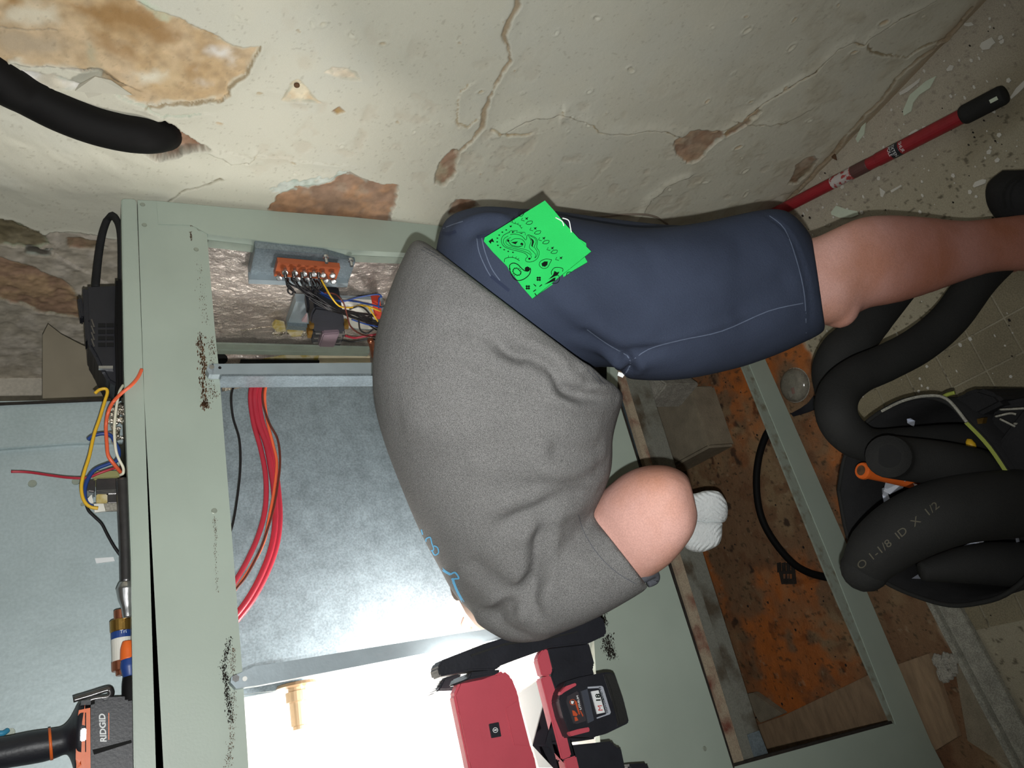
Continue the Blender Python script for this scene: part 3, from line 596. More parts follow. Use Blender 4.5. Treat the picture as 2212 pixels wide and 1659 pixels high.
# brass fitting in the bright chamber
K['palebrass'] = M('pale_brass', srgb(176, 150, 120), .35, .6, .05, 60, .05)
bf = thing('brass_fitting', 'brass tube fitting hanging on a bracket below the slanting brace', 'fitting', ony(645, 1500, 1.2))
slab('bracket', [(525, 1480), (560, 1472), (602, 1470), (725, 1448), (690, 1462), (604, 1492), (528, 1506)], 1.18, 1.19, K['galv_light'], bf)
MB().lathe(ony(640, 1476, 1.15), ony(646, 1540, 1.15)-ony(640, 1476, 1.15), [(0, .026), (.004, .028), (.006, .012), (.010, .012), (.011, .016), (.024, .016), (.025, .012), (.055, .012), (.056, .010), (.06, .010)], 24).build('tube', K['palebrass'], bf, smooth=False)
# ------------------------------------------------------------------ duct above the cabinet
du = thing('supply_duct', 'galvanised sheet metal duct rising from the cabinet top', 'duct', (.2, 1.10, 1.277))
pa = ony(262, 862, 1.10); 
MB().box((-.7, 1.10, 1.277), (pa.x, 1.46, 2.2)).build('duct_body', K['galv_duct'], du)
slab('drive_cleat', [(-40, 875), (262, 863), (266, 955), (150, 958), (-40, 972)], 1.092, 1.10, K['galv_duct'], du, bevel=.001)
slab('cleat_edge', [(-40, 871), (262, 859), (262, 863), (-40, 875)], 1.088, 1.10, K['grime'], du)
for a, b in [(70, 1045), (164, 1040), (22, 1583), (178, 1090)]: bolt(a, b, .0052 if b != 1090 else .0025, 1.10, K['rivet'], 'rivet', 14, du)
slab('white_spot', [(205, 1206), (245, 1203), (248, 1212), (208, 1217)], 1.0985, 1.10, K['inkwhite'], du)
P_ = ony(10, 1588, 1.09); tubeobj('blue_clip', [ony(-10, 1584, 1.09), ony(6, 1584, 1.09), ony(16, 1578, 1.095)], .003, M('blue_clip', srgb(60, 150, 190)), du)
# torn smoky plastic sheet
ps = [(104, 700), (132, 722), (170, 742), (192, 752), (204, 768), (196, 782), (210, 800), (214, 822), (232, 832), (242, 850), (240, 866), (92, 868), (92, 724)]
n = 26; mb = MB()
v = []
for q in ps: v.append(ony(q[0], q[1], 1.24))
o = mb.prism(v, (0, .0015, 0)).build('plastic_sheet', K['plasticfilm']); tag(o, 'torn smoky brown plastic sheet beside the duct', 'sheet')
# ------------------------------------------------------------------ things on the cabinet top
BY = 1.04
bb = thing('charger_unit', 'black slotted plastic unit standing on the cabinet top with a strap loop', 'charger', ony(262, 720, BY))
slab('body', [(183, 617), (262, 614), (268, 800), (255, 835), (232, 822), (214, 790), (204, 768), (190, 745), (186, 690)], BY, BY+.07, K['black'], bb, bevel=.004)
slab('front_ridge', [(250, 600), (266, 600), (268, 840), (252, 850), (248, 700)], BY-.015, BY+.02, K['blackpipe'], bb, bevel=.003)
slab('side_rail', [(178, 625), (184, 622), (192, 730), (185, 738)], BY+.005, BY+.03, K['black'], bb, bevel=.001)
slab('knob', [(167, 642), (177, 640), (182, 684), (173, 688)], BY+.01, BY+.03, K['black'], bb, bevel=.002)
for k in range(4):
    y0 = 698+k*14
    slab('slot', [(212, y0), (228, y0), (228, y0+8), (212, y0+8)], BY-.0012, BY+.001, K['pit'], bb)
    slab('slot', [(230, y0), (246, y0), (246, y0+8), (230, y0+8)], BY-.0012, BY+.001, K['pit'], bb)
    slab('vent_rib', [(196, y0-8), (199, y0-9), (205, y0+8), (202, y0+9)], BY-.002, BY+.001, K['darksteel'], bb)
slab('chrome_clip', [(213, 790), (244, 790), (244, 796), (213, 796)], BY-.004, BY+.001, K['steel'], bb)
strap = smoothpath([ony(a, b, y) for a, b, y in [(206, 622, BY+.03), (212, 560, BY+.03), (220, 510, BY+.025), (230, 478, BY+.02), (238, 467, BY+.01), (248, 470, BY), (257, 490, BY-.005), (261, 530, BY-.005), (262, 600, BY-.005), (262, 700, BY-.005), (260, 830, BY-.005)]], 8)
MB().tube(strap, .0065, 8, flat=.7).build('strap', K['blackcloth'], bb, smooth=True)
# transformer
tf = thing('transformer', 'small transformer with yellow tape lying on the cabinet top', 'transformer', ony(262, 1065, 1.05))
slab('core', [(208, 1034), (260, 1032), (260, 1062), (209, 1064)], 1.04, 1.075, K['darksteel'], tf, bevel=.001)
for k in range(3): slab('lamination', [(209, 1059+k*3), (258, 1057+k*3), (258, 1059+k*3), (209, 1061+k*3)], 1.036, 1.06, K['steel'], tf)
slab('yellow_tape', [(208, 1067), (232, 1067), (232, 1086), (208, 1087)], 1.035, 1.07, K['yellow_ins'], tf, bevel=.001)
slab('coil', [(232, 1067), (260, 1066), (260, 1086), (232, 1087)], 1.037, 1.07, K['darksteel'], tf, bevel=.001)
slab('coil_wrap', [(205, 1016), (258, 1016), (258, 1033), (200, 1036)], 1.05, 1.08, M('olive_wrap', srgb(140, 138, 90), .5), tf, bevel=.002)
slab('end_bracket', [(188, 1036), (206, 1034), (206, 1064), (188, 1062)], 1.045, 1.07, K['darksteel'], tf, bevel=.002)
slab('paper_label', [(203, 1088), (224, 1088), (228, 1104), (204, 1107)], 1.034, 1.037, K['white'], tf)
slab('paper_label', [(225, 1088), (257, 1086), (257, 1103), (229, 1104)], 1.036, 1.039, K['concrete_w'], tf)
slab('white_clip', [(188, 1078), (198, 1068), (202, 1086), (196, 1088)], 1.03, 1.034, K['white'], tf)
def wire(lbl, pts, r, mat, y, nm):
    return tag(tubeobj(nm, [ony(p[0], p[1], p[2] if len(p) > 2 else y) for p in pts], r, mat, n=8), lbl, 'wire')
wire('yellow wire looping left of the transformer', [(205, 850), (215, 842), (228, 840), (232, 848), (226, 868), (215, 905), (203, 940), (193, 985), (182, 1020), (176, 1048), (178, 1072), (186, 1088), (198, 1096), (212, 1098)], .0021, K['yellow'], 1.01, 'yellow_wire')
wire('orange wire crossing over the cabinet top edge', [(306, 798, .994), (298, 815, .99), (284, 832, .985), (262, 850, .99), (245, 868, 1.0), (234, 890, 1.0), (229, 920, 1.01), (231, 960, 1.01), (234, 985, 1.01), (248, 1005, 1.015), (262, 1022, 1.03)], .0023, K['orangewire'], 1.0, 'orange_wire')
wire('white wire hanging between the orange wire and the cabinet', [(266, 832, 1.02), (257, 850, 1.01), (250, 890, 1.01), (247, 930, 1.01), (250, 970, 1.01), (256, 990, 1.015), (266, 1010, 1.02), (266, 1022, 1.02), (260, 1026, 1.025)], .0018, K['whitewire'], 1.02, 'white_wire')
wire('blue wire curling around the transformer', [(190, 950), (200, 942), (220, 937), (238, 940), (248, 955), (257, 975), (252, 995), (232, 1003), (205, 1015), (190, 1035), (183, 1060), (187, 1085), (200, 1094)], .0024, K['blue'], 1.02, 'blue_wire')
wire('red wire sticking out left of the transformer', [(24, 1019, 1.06), (60, 1020, 1.06), (110, 1027, 1.05), (150, 1032, 1.04), (188, 1032, 1.035), (215, 1022, 1.03), (245, 1012, 1.03), (258, 1012, 1.035)], .0017, K['redwire'], 1.05, 'red_wire')
wire('black wire running down from the transformer to the wrench', [(186, 1090), (192, 1104), (206, 1118), (220, 1132), (232, 1155), (246, 1180), (260, 1200)], .0018, K['blackwire'], 1.045, 'black_wire')
mb = MB(); rg = random.Random(9)
for k in range(34): mb.ball(ony(rg.uniform(240, 266), rg.uniform(880, 955), 1.06), rg.uniform(.003, .007), 5, (rg.uniform(.4, 1.4), .7, rg.uniform(.4, 1.4)))
tag(mb.build('foil_tape_wad', K['foil_crumpled']), 'crumpled foil tape stuck between duct and cabinet top', 'foil')
# wrench, fuse, screwdriver, cordless tool
wr = thing('steel_spud_wrench', 'long dark steel wrench lying along the cabinet top', 'wrench', ony(275, 1180, 1.03))
tubeobj('shaft', [ony(a, b, 1.028) for a, b in [(265, 1036), (268, 1090), (271, 1180), (273, 1262)]], [.0085, .0085, .0075, .0075], K['darksteel'], wr, n=12)
tubeobj('jaw', [ony(a, b, 1.022) for a, b in [(273, 1258), (273, 1272), (273, 1292), (275, 1310), (277, 1334)]], [.008, .0115, .0095, .007, .006], K['steel'], wr, n=12)
fu = thing('cartridge_fuse', 'brass ended cartridge fuse with a blue and white band on the cabinet top', 'fuse', ony(265, 1390, 1.045))
f0 = ony(261, 1318, 1.045); fx = (ony(266, 1458, 1.045)-f0); fl_ = fx.length; fx.normalize()
def seg(nm, a, b, r, mat): MB().lathe(f0+fx*(a*fl_), fx, [(0, r*.96), (.0008, r), ((b-a)*fl_-.0008, r), ((b-a)*fl_, r*.96)], 24).build(nm, mat, fu, smooth=False)
seg('end_cap', 0, .16, .0078, K['copper']); seg('ferrule', .155, .34, .0125, K['brass']); seg('blue_band', .335, .45, .0117, K['blue']); seg('paper_sleeve', .44, .79, .0115, K['white']); seg('ferrule', .785, .93, .0120, K['copper']); seg('end_cap', .925, 1.0, .0078, K['copper'])
sd = thing('screwdriver', 'screwdriver with a red and blue handle half hidden behind the cabinet edge', 'screwdriver', ony(278, 1450, 1.02))
tubeobj('red_grip', [ony(275, 1385, 1.022), ony(275, 1400, 1.022), ony(277, 1424, 1.022)], [.005, .0075, .009], K['orange'], sd)
tubeobj('blue_grip', [ony(279, 1422, 1.022), ony(279, 1440, 1.022), ony(281, 1462, 1.022)], [.0085, .0095, .007], K['blue'], sd)
tubeobj('black_end', [ony(281, 1460, 1.022), ony(281, 1480, 1.022), ony(282, 1515, 1.022)], [.007, .0085, .009], K['blackpipe'], sd)
ct = thing('cordless_tool', 'cordless tool standing on its black and orange battery on the cabinet top', 'power tool', ony(280, 1580, 1.05))
slab('battery', [(196, 1514), (228, 1505), (285, 1503), (289, 1700), (196, 1700)], 1.012, 1.085, K['black'], ct, bevel=.004)
slab('orange_base', [(172, 1522), (195, 1517), (196, 1700), (170, 1700), (163, 1650), (166, 1560)], 1.008, 1.088, K['orange'], ct, bevel=.006)
slab('latch', [(174, 1574), (187, 1572), (186, 1600), (173, 1602)], 1.003, 1.01, K['steel'], ct, bevel=.001)
hk = [(158, 1511), (195, 1500), (230, 1489), (239, 1491), (240, 1500), (232, 1508), (205, 1512), (188, 1518)]
tubeobj('belt_hook', [ony(a, b, 1.03) for a, b in hk], .0045, K['darksteel'], ct, n=8, flat=.6)
slab('hook_mount', [(176, 1514), (196, 1511), (196, 1522), (174, 1524)], 1.02, 1.05, K['black'], ct)
slab('grip_dent', [(200, 1620), (284, 1598), (285, 1604), (203, 1630)], 1.0095, 1.012, K['pit'], ct)
# ------------------------------------------------------------------ text helper
def textmesh(s, size=1.0, off=0.0, ext=0.0, shear=0, sx=1.0):
    cu = bpy.data.curves.new('t', 'FONT'); cu.body = s; cu.size = size; cu.offset = off; cu.resolution_u = 3; cu.shear = shear
    o = bpy.data.objects.new('t', cu); COL.objects.link(o); dg = bpy.context.evaluated_depsgraph_get()
    me = bpy.data.meshes.new_from_object(o.evaluated_get(dg)); v = [(a.co.x*sx, a.co.y) for a in me.vertices]; f = [tuple(p.vertices) for p in me.polygons]
    bpy.data.objects.remove(o); return v, f
def text_on(nm, s, fn, mat, parent, off=.0, shear=0, sx=1.0):
    v, f = textmesh(s, 1.0, off, 0, shear, sx); return mk(nm, [fn(a, b) for a, b in v], f, mat, parent)
def text_px(nm, s, o, r, up, y, mat, parent, **k):   # o origin px, r px step for one em right, up px step for one em up
    return text_on(nm, s, lambda u, v: ony(o[0]+r[0]*u+up[0]*v, o[1]+r[1]*u+up[1]*v, y), mat, parent, **k)
text_px('battery_print', 'RIDGID', (230, 1603), (-1.0, -18.5), (-19, 0), 1.0115, K['inkwhite'], ct, off=.03)
slab('orange_line', [(234, 1540), (236, 1540), (236, 1598), (234, 1598)], 1.0112, 1.0118, K['orange'], ct)
def fcyl(u, v):   # text around the fuse
    ang = v*.55; a = .47; side = Vector((0, -1, 0)); upv = fx.cross(side)
    return f0+fx*(fl_*(.395)+.0)+fx*(-v*.006)+ (side*math.cos(u*.5-.2)-upv*math.sin(u*.5-.2))*.0122
text_on('band_print', 'Tri', fcyl, K['inkwhite'], fu)
# ------------------------------------------------------------------ black pipe into the wall
pts = [at(-90, 95, .90), at(0, 170, .93), at(60, 203, .96), at(130, 240, .985), at(200, 268, 1.01), at(265, 285, 1.03), at(315, 291, 1.045), at(350, 289, 1.07), at(362, 286, 1.12)]
tag(tubeobj('insulated_pipe', pts, [.0285, .0280, .0275, .027, .0265, .026, .0255, .0245, .024], K['blackpipe'], n=28), 'thick black insulated pipe bending into a hole in the wall', 'pipe')
tag(tubeobj('loose_wire', [Vector((wallx(y)-.006, y, z)) for y, z in [W(1225, 462), W(1280, 463), W(1340, 459), W(1385, 458), W(1415, 464), W(1440, 480)]], .0022, M('grey_wire', srgb(128, 116, 104), .6)), 'thin grey wire lying along the wall above the shorts', 'wire')
nl = MB().lathe(Vector((wallx(W(641, 183)[0])-.0, *W(641, 183))), (-1, 0, 0), [(0, .004), (.002, .004), (.003, .0025)], 12).build('nail_head', K['rustmark']); tag(nl, 'rusty nail head in the triangular bare patch of the wall', 'nail')
for c, l in [([(170, 172), (205, 150), (240, 158), (285, 192), (262, 196), (232, 188), (215, 198), (190, 200), (182, 184), (162, 180)], 'curled paint flap hanging below the tan stain')]:
    mb = MB(); b_ = []
    for i, (a, b) in enumerate(c):
        y, z = W(a, b); b_.append(Vector((wallx(y)-.008-.004*math.sin(i*.9), y, z)))
    tag(mb.prism(b_, (-.0012, 0, 0)).build('paint_flap', M('cream_paint_flap', srgb(196, 192, 176), .6)), l, 'paint flake')
# ------------------------------------------------------------------ flood light on the ledge
fd = thing('flood_light', 'red and black cordless flood light standing in the cabinet opening', 'work light', ony(1290, 1540, .93))
Z4 = lambda P: [(900+a/4.022, 1250+b/4.022) for a, b in P]
slab('top_housing', Z4([(440, 880), (700, 820), (760, 795), (830, 850), (890, 1000), (900, 1080), (1000, 1470), (1030, 1540), (1080, 1800), (490, 1800), (440, 1560), (355, 1160), (325, 1010), (375, 890)]), .90, .918, K['red'], fd, bevel=.003)
slab('raised_panel', Z4([(770, 1125), (885, 1045), (985, 1465), (845, 1445)]), .8985, .91, K['red'], fd, bevel=.001)
slab('raised_panel', Z4([(375, 1170), (525, 1190), (605, 1510), (465, 1600)]), .8985, .91, K['red'], fd, bevel=.001)
slab('button', Z4([(632, 1262), (715, 1245), (738, 1370), (655, 1385)]), .897, .90, K['black'], fd, bevel=.0005)
def ring_px(c, r, wd, y, mat, par, nm, k=20):
    mb = MB(); P0 = [ony(c[0]+r*math.cos(2*math.pi*i/k), c[1]+r*math.sin(2*math.pi*i/k), y) for i in range(k)]
    P1 = [ony(c[0]+(r-wd)*math.cos(2*math.pi*i/k), c[1]+(r-wd)*math.sin(2*math.pi*i/k), y) for i in range(k)]
    mb.add(P0+P1, [(i, (i+1) % k, k+(i+1) % k, k+i) for i in range(k)]); mb.build(nm, mat, par)
ring_px((900+684/4.022, 1250+1316/4.022), 5.8, 1.3, .8966, K['inkwhite'], fd, 'power_symbol')
slab('power_symbol', Z4([(672, 1311), (695, 1307), (697, 1319), (674, 1323)]), .8962, .8966, K['inkwhite'], fd)
slab('red_bar', Z4([(1075, 640), (1115, 600), (1140, 610), (1185, 790), (1165, 840), (1090, 845), (1050, 700)]), .872, .885, K['red'], fd, bevel=.0015)
slab('red_bar', Z4([(1080, 862), (1165, 835), (1220, 1000), (1350, 1540), (1262, 1575)]), .870, .885, K['red'], fd, bevel=.0015)
slab('red_bar', Z4([(1285, 1570), (1390, 1535), (1440, 1750), (1330, 1800)]), .868, .885, K['red'], fd, bevel=.0015)
slab('body', Z4([(1135, 595), (1500, 555), (1552, 745), (1530, 770), (1548, 830), (1560, 1390), (1240, 1430), (1360, 1445), (1700, 1410), (1735, 1465), (1780, 1470), (1850, 1800), (1440, 1800), (1350, 1530), (1220, 1000), (1165, 840), (1185, 790)]), .872, .905, K['black'], fd, bevel=.002)
slab('foot', Z4([(1840, 1610), (2010, 1600), (2030, 1640), (2060, 1800), (1880, 1800)]), .90, .99, K['black'], fd, bevel=.003)
slab('ledge_foot', Z4([(1500, 900), (1600, 900), (1600, 1200), (1500, 1200)]), .93, .998, K['black'], fd)
slab('handle_bar', Z4([(185, 770), (215, 710), (600, 560), (800, 500), (1000, 505), (1250, 460), (1560, 320), (1620, 335), (1655, 440), (1648, 490), (1500, 560), (1150, 600), (900, 690), (720, 760), (700, 790), (450, 800), (205, 850), (190, 800)]), .858, .885, K['black'], fd, bevel=.006)
slab('handle_rib', Z4([(470, 660), (760, 560), (1100, 520), (1400, 455), (1402, 466), (1100, 535), (765, 578), (480, 676)]), .8565, .86, K['blackrub'], fd)
slab('handle_arm', Z4([(440, 880), (470, 810), (690, 790), (740, 790), (700, 830)]), .86, .92, K['black'], fd, bevel=.002)
slab('lens_edge', Z4([(185, 975), (240, 860), (380, 815), (395, 850), (345, 970)]), .94, .955, K['black'], fd, bevel=.002)
for k in range(7):
    a = 120+k*19; b = 1005-k*25; slab('cooling_fin', Z4([(a, b), (a+30, b-14), (a+33, b-8), (a+3, b+6)]), .94, .95, K['darksteel'], fd)
em = bpy.data.materials.new('led_lens'); em.use_nodes = True; em.node_tree.nodes['Principled BSDF'].inputs['Emission Color'].default_value = (1, .97, .92, 1); em.node_tree.nodes['Principled BSDF'].inputs['Emission Strength'].default_value = 6
slab('led_lens', Z4([(430, 950), (850, 900), (960, 1450), (560, 1500)]), .919, .925, em, fd)
slab('gap_glare_sheet', Z4([(880, 1000), (1090, 860), (1290, 1640), (1060, 1640)]), .99, .998, K['white_chamber'], fd)  # pale sheet standing in for the blown-out chamber glow between the red parts
bt = 'battery_pack'
V6 = lambda P: [(1130+a/6.9125, 1420+b/6.9125) for a, b in P]
slab(bt, V6([(560, 520), (640, 360), (830, 300), (1240, 215), (1340, 225), (1380, 260), (1420, 380), (1510, 640), (1590, 960), (1570, 985), (1250, 1140), (1060, 1190), (720, 1180), (600, 880), (540, 640)]), .8500, .872, K['black'], fd, bevel=.004)
BP = bpy.data.objects[bt]
slab('battery_end', V6([(1215, 250), (1330, 232), (1375, 262), (1420, 380), (1510, 640), (1582, 958), (1440, 1030), (1410, 900), (1300, 480)]), .8450, .85, K['blackrub'], BP, bevel=.002)
slab('battery_seam', V6([(1200, 260), (1212, 255), (1420, 900), (1425, 1000), (1405, 1040), (1408, 905)]), .8495, .8510, K['darksteel'], BP)
slab('release_clip', V6([(560, 520), (640, 430), (790, 378), (805, 415), (620, 520), (565, 565)]), .8420, .8500, K['red'], BP, bevel=.0008)
slab('release_clip', V6([(695, 1110), (830, 1070), (990, 1040), (1000, 1105), (735, 1175), (700, 1140)]), .8420, .8500, K['red'], BP, bevel=.0008)
slab('label_plate', V6([(660, 580), (800, 505), (825, 520), (940, 920), (935, 950), (800, 995), (765, 985), (655, 640)]), .8485, .8500, M('label_dark', srgb(62, 58, 62), .35), BP)
slab('gloss_strip', V6([(880, 500), (960, 470), (1060, 940), (985, 978)]), .8475, .8500, M('gloss_black', srgb(70, 74, 84), .15), BP)
slab('silver_frame', V6([(970, 440), (1170, 425), (1195, 440), (1310, 820), (1295, 850), (1110, 915), (1105, 895), (1240, 850), (1250, 830), (1150, 470), (1130, 458), (975, 465)]), .8485, .8500, M('silver_print', srgb(168, 172, 182), .4), BP)
slab('white_label', V6([(1020, 508), (1125, 490), (1222, 822), (1112, 845)]), .8480, .8500, K['inkwhite'], BP)
def v6(a, b): return (1130+a/6.9125, 1420+b/6.9125)
text_px('label_print', 'M', v6(1190, 800), (-2.6, -17), (-13.5, 2.6), .8475, K['inkred'], BP, off=.0, shear=.1)
text_px('label_print', '18', v6(1160, 668), (-2.3, -18.5), (-13.5, 2.6), .8475, K['ink'], BP, off=.03, shear=.1)
text_px('label_print', 'LITHIUM', v6(872, 780), (-2.0, -8.2), (-5.5, 1.4), .8478, K['inkwhite'], BP, off=.02)
text_px('label_print', 'HIGH-DEMAND 9.0', v6(1272, 825), (-2.0, -6.6), (-5.8, 1.6), .8478, K['ink'], BP, off=.02)
for pts_ in ([(735, 790), (750, 870), (800, 880), (815, 850), (770, 800)], [(770, 890), (780, 955), (825, 940), (800, 890)], [(770, 650), (800, 655), (850, 850), (835, 855)], [(860, 790), (900, 870), (895, 885), (850, 800)]):
    slab('red_emblem', V6(pts_), .8477, .8485, K['inkorange'], BP)
ring_px(v6(740, 668), 6.5, 1.2, .8476, K['inkorange'], BP, 'round_emblem')
slab('round_emblem', V6([(715, 650), (760, 655), (745, 700), (720, 690)]), .8474, .8478, K['inkwhite'], BP)

# ------------------------------------------------------------------ the person
per = thing('person', 'person in grey t-shirt and navy shorts bending into the open cabinet', 'person', (.48, .50, 0))
def ring(pa, pb, da, th, db=None, n=36, e=.9, sh=0.985):
    db = db or da; A = at(pa[0], pa[1], da); B = at(pb[0], pb[1], db); c = (A+B)/2; mj = (B-A)/2*sh
    v = ray((pa[0]+pb[0])/2, (pa[1]+pb[1])/2).normalized(); mn = (v-mj*(v.dot(mj)/mj.dot(mj))).normalized()*th; out = []
    for k in range(n):
        a = 2*math.pi*k/n; ca, sa = math.cos(a), math.sin(a)
        out.append(c+mj*(abs(ca)**e*(1 if ca > 0 else -1))+mn*(abs(sa)**e*(1 if sa > 0 else -1)))
    return out
def loftsrc(rings, sub=4):
    R_ = []; n = len(rings[0])
    for i in range(len(rings)-1):
        p0, p1, p2, p3 = rings[max(i-1, 0)], rings[i], rings[i+1], rings[min(i+2, len(rings)-1)]
        for k in range(sub):
            t = k/sub; R_.append([.5*((2*p1[j])+(p2[j]-p0[j])*t+(2*p0[j]-5*p1[j]+4*p2[j]-p3[j])*t*t+(3*p1[j]-p0[j]-3*p2[j]+p3[j])*t**3) for j in range(n)])
    R_.append(rings[-1]); return R_
def fuse(name, parts, voxel, mat, parent, smooth_it=8, sfac=.5):
    bm = bmesh.new()
    for mb in parts:
        vs = [bm.verts.new(v) for v in mb.v]
        for f in mb.f:
            try: bm.faces.new([vs[i] for i in f])
            except ValueError: pass
    bmesh.ops.recalc_face_normals(bm, faces=bm.faces)
    me = bpy.data.meshes.new(name); bm.to_mesh(me); bm.free()
    o = bpy.data.objects.new('tmp', me); COL.objects.link(o)
    r = o.modifiers.new('r', 'REMESH'); r.mode = 'VOXEL'; r.voxel_size = voxel
    s = o.modifiers.new('s', 'SMOOTH'); s.iterations = smooth_it; s.factor = sfac
    dg = bpy.context.evaluated_depsgraph_get(); m2 = bpy.data.meshes.new_from_object(o.evaluated_get(dg)); bpy.data.objects.remove(o)
    m2.name = name; m2.shade_smooth(); m2.materials.clear(); m2.materials.append(mat)
    b = wl(parent); co = np.empty(len(m2.vertices)*3); m2.vertices.foreach_get('co', co); co = co.reshape(-1, 3)-np.array(b); m2.vertices.foreach_set('co', co.ravel()); m2.update()
    q = bpy.data.objects.new(name, m2); COL.objects.link(q); q.parent = parent; WLOC[q.name] = Vector(b); return q
def L(rings, sub=4): return MB().loft(loftsrc(rings, sub))
def cone(a, b, ra, rb, n=16):
    a, b = Vector(a), Vector(b); return MB().tube(smoothpath([a, a.lerp(b, .5), b], 3), list(np.linspace(ra, rb, 7)), n)
def dface(a, b): return (ony((a[0]+b[0])/2, (a[1]+b[1])/2, 1.045)-CAMP).dot(FWD)
hr = [ring(a, b, dface(a, b), t) for a, b, t in [((-60, 1603), (-60, 1668), .018), ((0, 1596), (0, 1658), .018), ((68, 1581), (80, 1647), .018), ((110, 1576), (116, 1637), .017), ((134, 1571), (140, 1628), .017), ((149, 1558), (150, 1634), .02), ((160, 1540), (158, 1655), .028), ((171, 1521), (163, 1680), .034), ((186, 1519), (186, 1690), .034)]]
MB().loft(loftsrc(hr, 5)).build('handle', K['black'], ct, smooth=True)
MB().loft([ring(a, b, dface(a, b), .0185) for a, b in [((104, 1575), (108, 1640)), ((110, 1574), (115, 1639))]]).build('orange_stripe', K['orange'], ct, smooth=True)
# --- body: one continuous surface (head, torso core, arms with hands, legs)
elbow = at(1442, 1118, .862); shoulder = at(1165, 1235, .94); head = at(1130, 1252, 1.16)
parts = []
parts.append(L([ring((1180, 1110), (1260, 1330), .92, .06), ring((1262, 1098), (1368, 1268), .905, .058), ring((1300, 1064), (1402, 1242), .89, .060), ring((1345, 1026), (1440, 1218), .878, .060), ring((1392, 1008), (1470, 1184), .868, .056, e=.8), ring((1446, 1008), (1496, 1148), .862, .046, e=.75), ring((1488, 1028), (1508, 1112), .866, .030, e=.7)]))
parts.append(cone(at(1440, 1112, .88), at(1235, 1170, 1.03), .046, .03))
parts.append(L([ring((905, 640), (1180, 790), .97, .09), ring((880, 800), (1230, 900), .96, .09), ring((900, 950), (1220, 1010), .96, .09), ring((960, 1120), (1190, 1130), .98, .08), ring((1020, 1240), (1160, 1230), 1.0, .07)]))
parts.append(MB().ball(head, .098, 18, (1, 1.1, 1.08))); parts.append(cone(at(1110, 1200, 1.02), head, .055, .058))
hv = head-at(1110, 1180, 1.0)
wr_ = at(1235, 1170, 1.03)
def hand(w0, d, nrm, r=1.0):
    d = d.normalized(); s = d.cross(nrm).normalized(); out = [cone(w0, w0+d*.05, .026, .022), cone(w0+d*.03-s*.02, w0+d*.085-s*.028, .018, .012), cone(w0+d*.03+s*.02, w0+d*.085+s*.026, .018, .012), cone(w0+d*.03, w0+d*.09, .02, .014)]
    for i, (o_, ln) in enumerate([(-.030, .062), (-.010, .074), (.010, .070), (.029, .055)]):
        b = w0+d*.08+s*o_; k1 = b+d*ln*.5+nrm*.008; out += [cone(b, k1, .0092, .0085), cone(k1, k1+d*ln*.35+nrm*.028, .0085, .007)]
    b = w0+d*.03-s*.034; out += [cone(b, b+d*.03-s*.022+nrm*.01, .012, .010), cone(b+d*.03-s*.022+nrm*.01, b+d*.055-s*.022+nrm*.026, .010, .008)]
    return out
parts += hand(wr_, (at(1120, 1180, 1.05)-wr_), FWD)
parts += [cone(at(1090, 1150, 1.02), at(1000, 1200, 1.14), .05, .04), cone(at(1000, 1200, 1.14), at(1050, 1290, 1.28), .04, .028)]
parts += hand(at(1050, 1290, 1.28), at(1080, 1350, 1.34)-at(1050, 1290, 1.28), FWD)
# near leg
parts.append(L([ring((1150, 520), (1300, 760), .97, .09), ring((1350, 530), (1420, 780), .965, .085), ring((1560, 520), (1590, 760), .975, .07), ring((1700, 520), (1735, 715), .985, .058),
    ring((1760, 512), (1785, 703), .99, .054), ring((1812, 489), (1828, 696), 1.0, .056), ring((1862, 470), (1872, 668), 1.015, .060), ring((1922, 465), (1936, 656), 1.03, .060), ring((2000, 469), (2010, 634), 1.055, .052), ring((2080, 476), (2090, 605), 1.085, .042), ring((2150, 470), (2155, 588), 1.11, .037), ring((2215, 462), (2220, 588), 1.13, .036), ring((2262, 462), (2268, 600), 1.15, .038), ring((2300, 480), (2310, 600), 1.17, .03)]))
parts.append(MB().ball(at(1812, 668, 1.0), .026, 12, (1, 1, 1)))
# far leg and foot
parts.append(L([ring((1250, 490), (1300, 690), 1.13, .07), ring((1500, 505), (1520, 680), 1.15, .06), ring((1720, 525), (1740, 660), 1.17, .05), ring((1900, 505), (1910, 620), 1.2, .045), ring((2080, 500), (2085, 590), 1.22, .034), ring((2200, 500), (2205, 590), 1.24, .03)]))
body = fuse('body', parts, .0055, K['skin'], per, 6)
co = [v.co+WLOC['body'] for v in body.data.vertices]
def raise_feature(o, pts, rad, amt):
    b = WLOC[o.name]
    pts = [(Vector(p)-b) for p in pts]
    for v in o.data.vertices:
        for p in pts:
            d = (v.co-p).length
            if d < rad*2.5: v.co += v.normal*amt*math.exp(-(d/rad)**2)
# hair, face bits (mostly hidden inside the cabinet)
fd_ = Vector((-.35, .55, -.75)).normalized()
hb = MB().ball(head-fd_*.012, .102, 16, (1, 1.1, 1.06)); hb.v = [p for p in hb.v]
hk_ = MB(); keep = {i for i, p in enumerate(hb.v) if (p-head).dot(fd_) < .02 and (p-at(1020, 1330, 1.14)).length > .05}
hk_.v = hb.v; hk_.f = [f for f in hb.f if all(i in keep for i in f)]
hk_.build('hair', M('brown_hair', srgb(60, 46, 36), .8), per, smooth=True)
sideh = fd_.cross(Vector((0, 0, 1))).normalized(); uph = sideh.cross(fd_)
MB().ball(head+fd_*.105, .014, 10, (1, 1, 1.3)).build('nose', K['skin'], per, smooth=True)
for s in (-1, 1):
    MB().ball(head+fd_*.092+sideh*.034*s+uph*.015, .011, 8).build('eye', K['inkwhite'], per, smooth=True)
    MB().ball(head+sideh*.098*s, .022, 8, (.5, .8, 1.2)).build('ear', K['skin'], per, smooth=True)
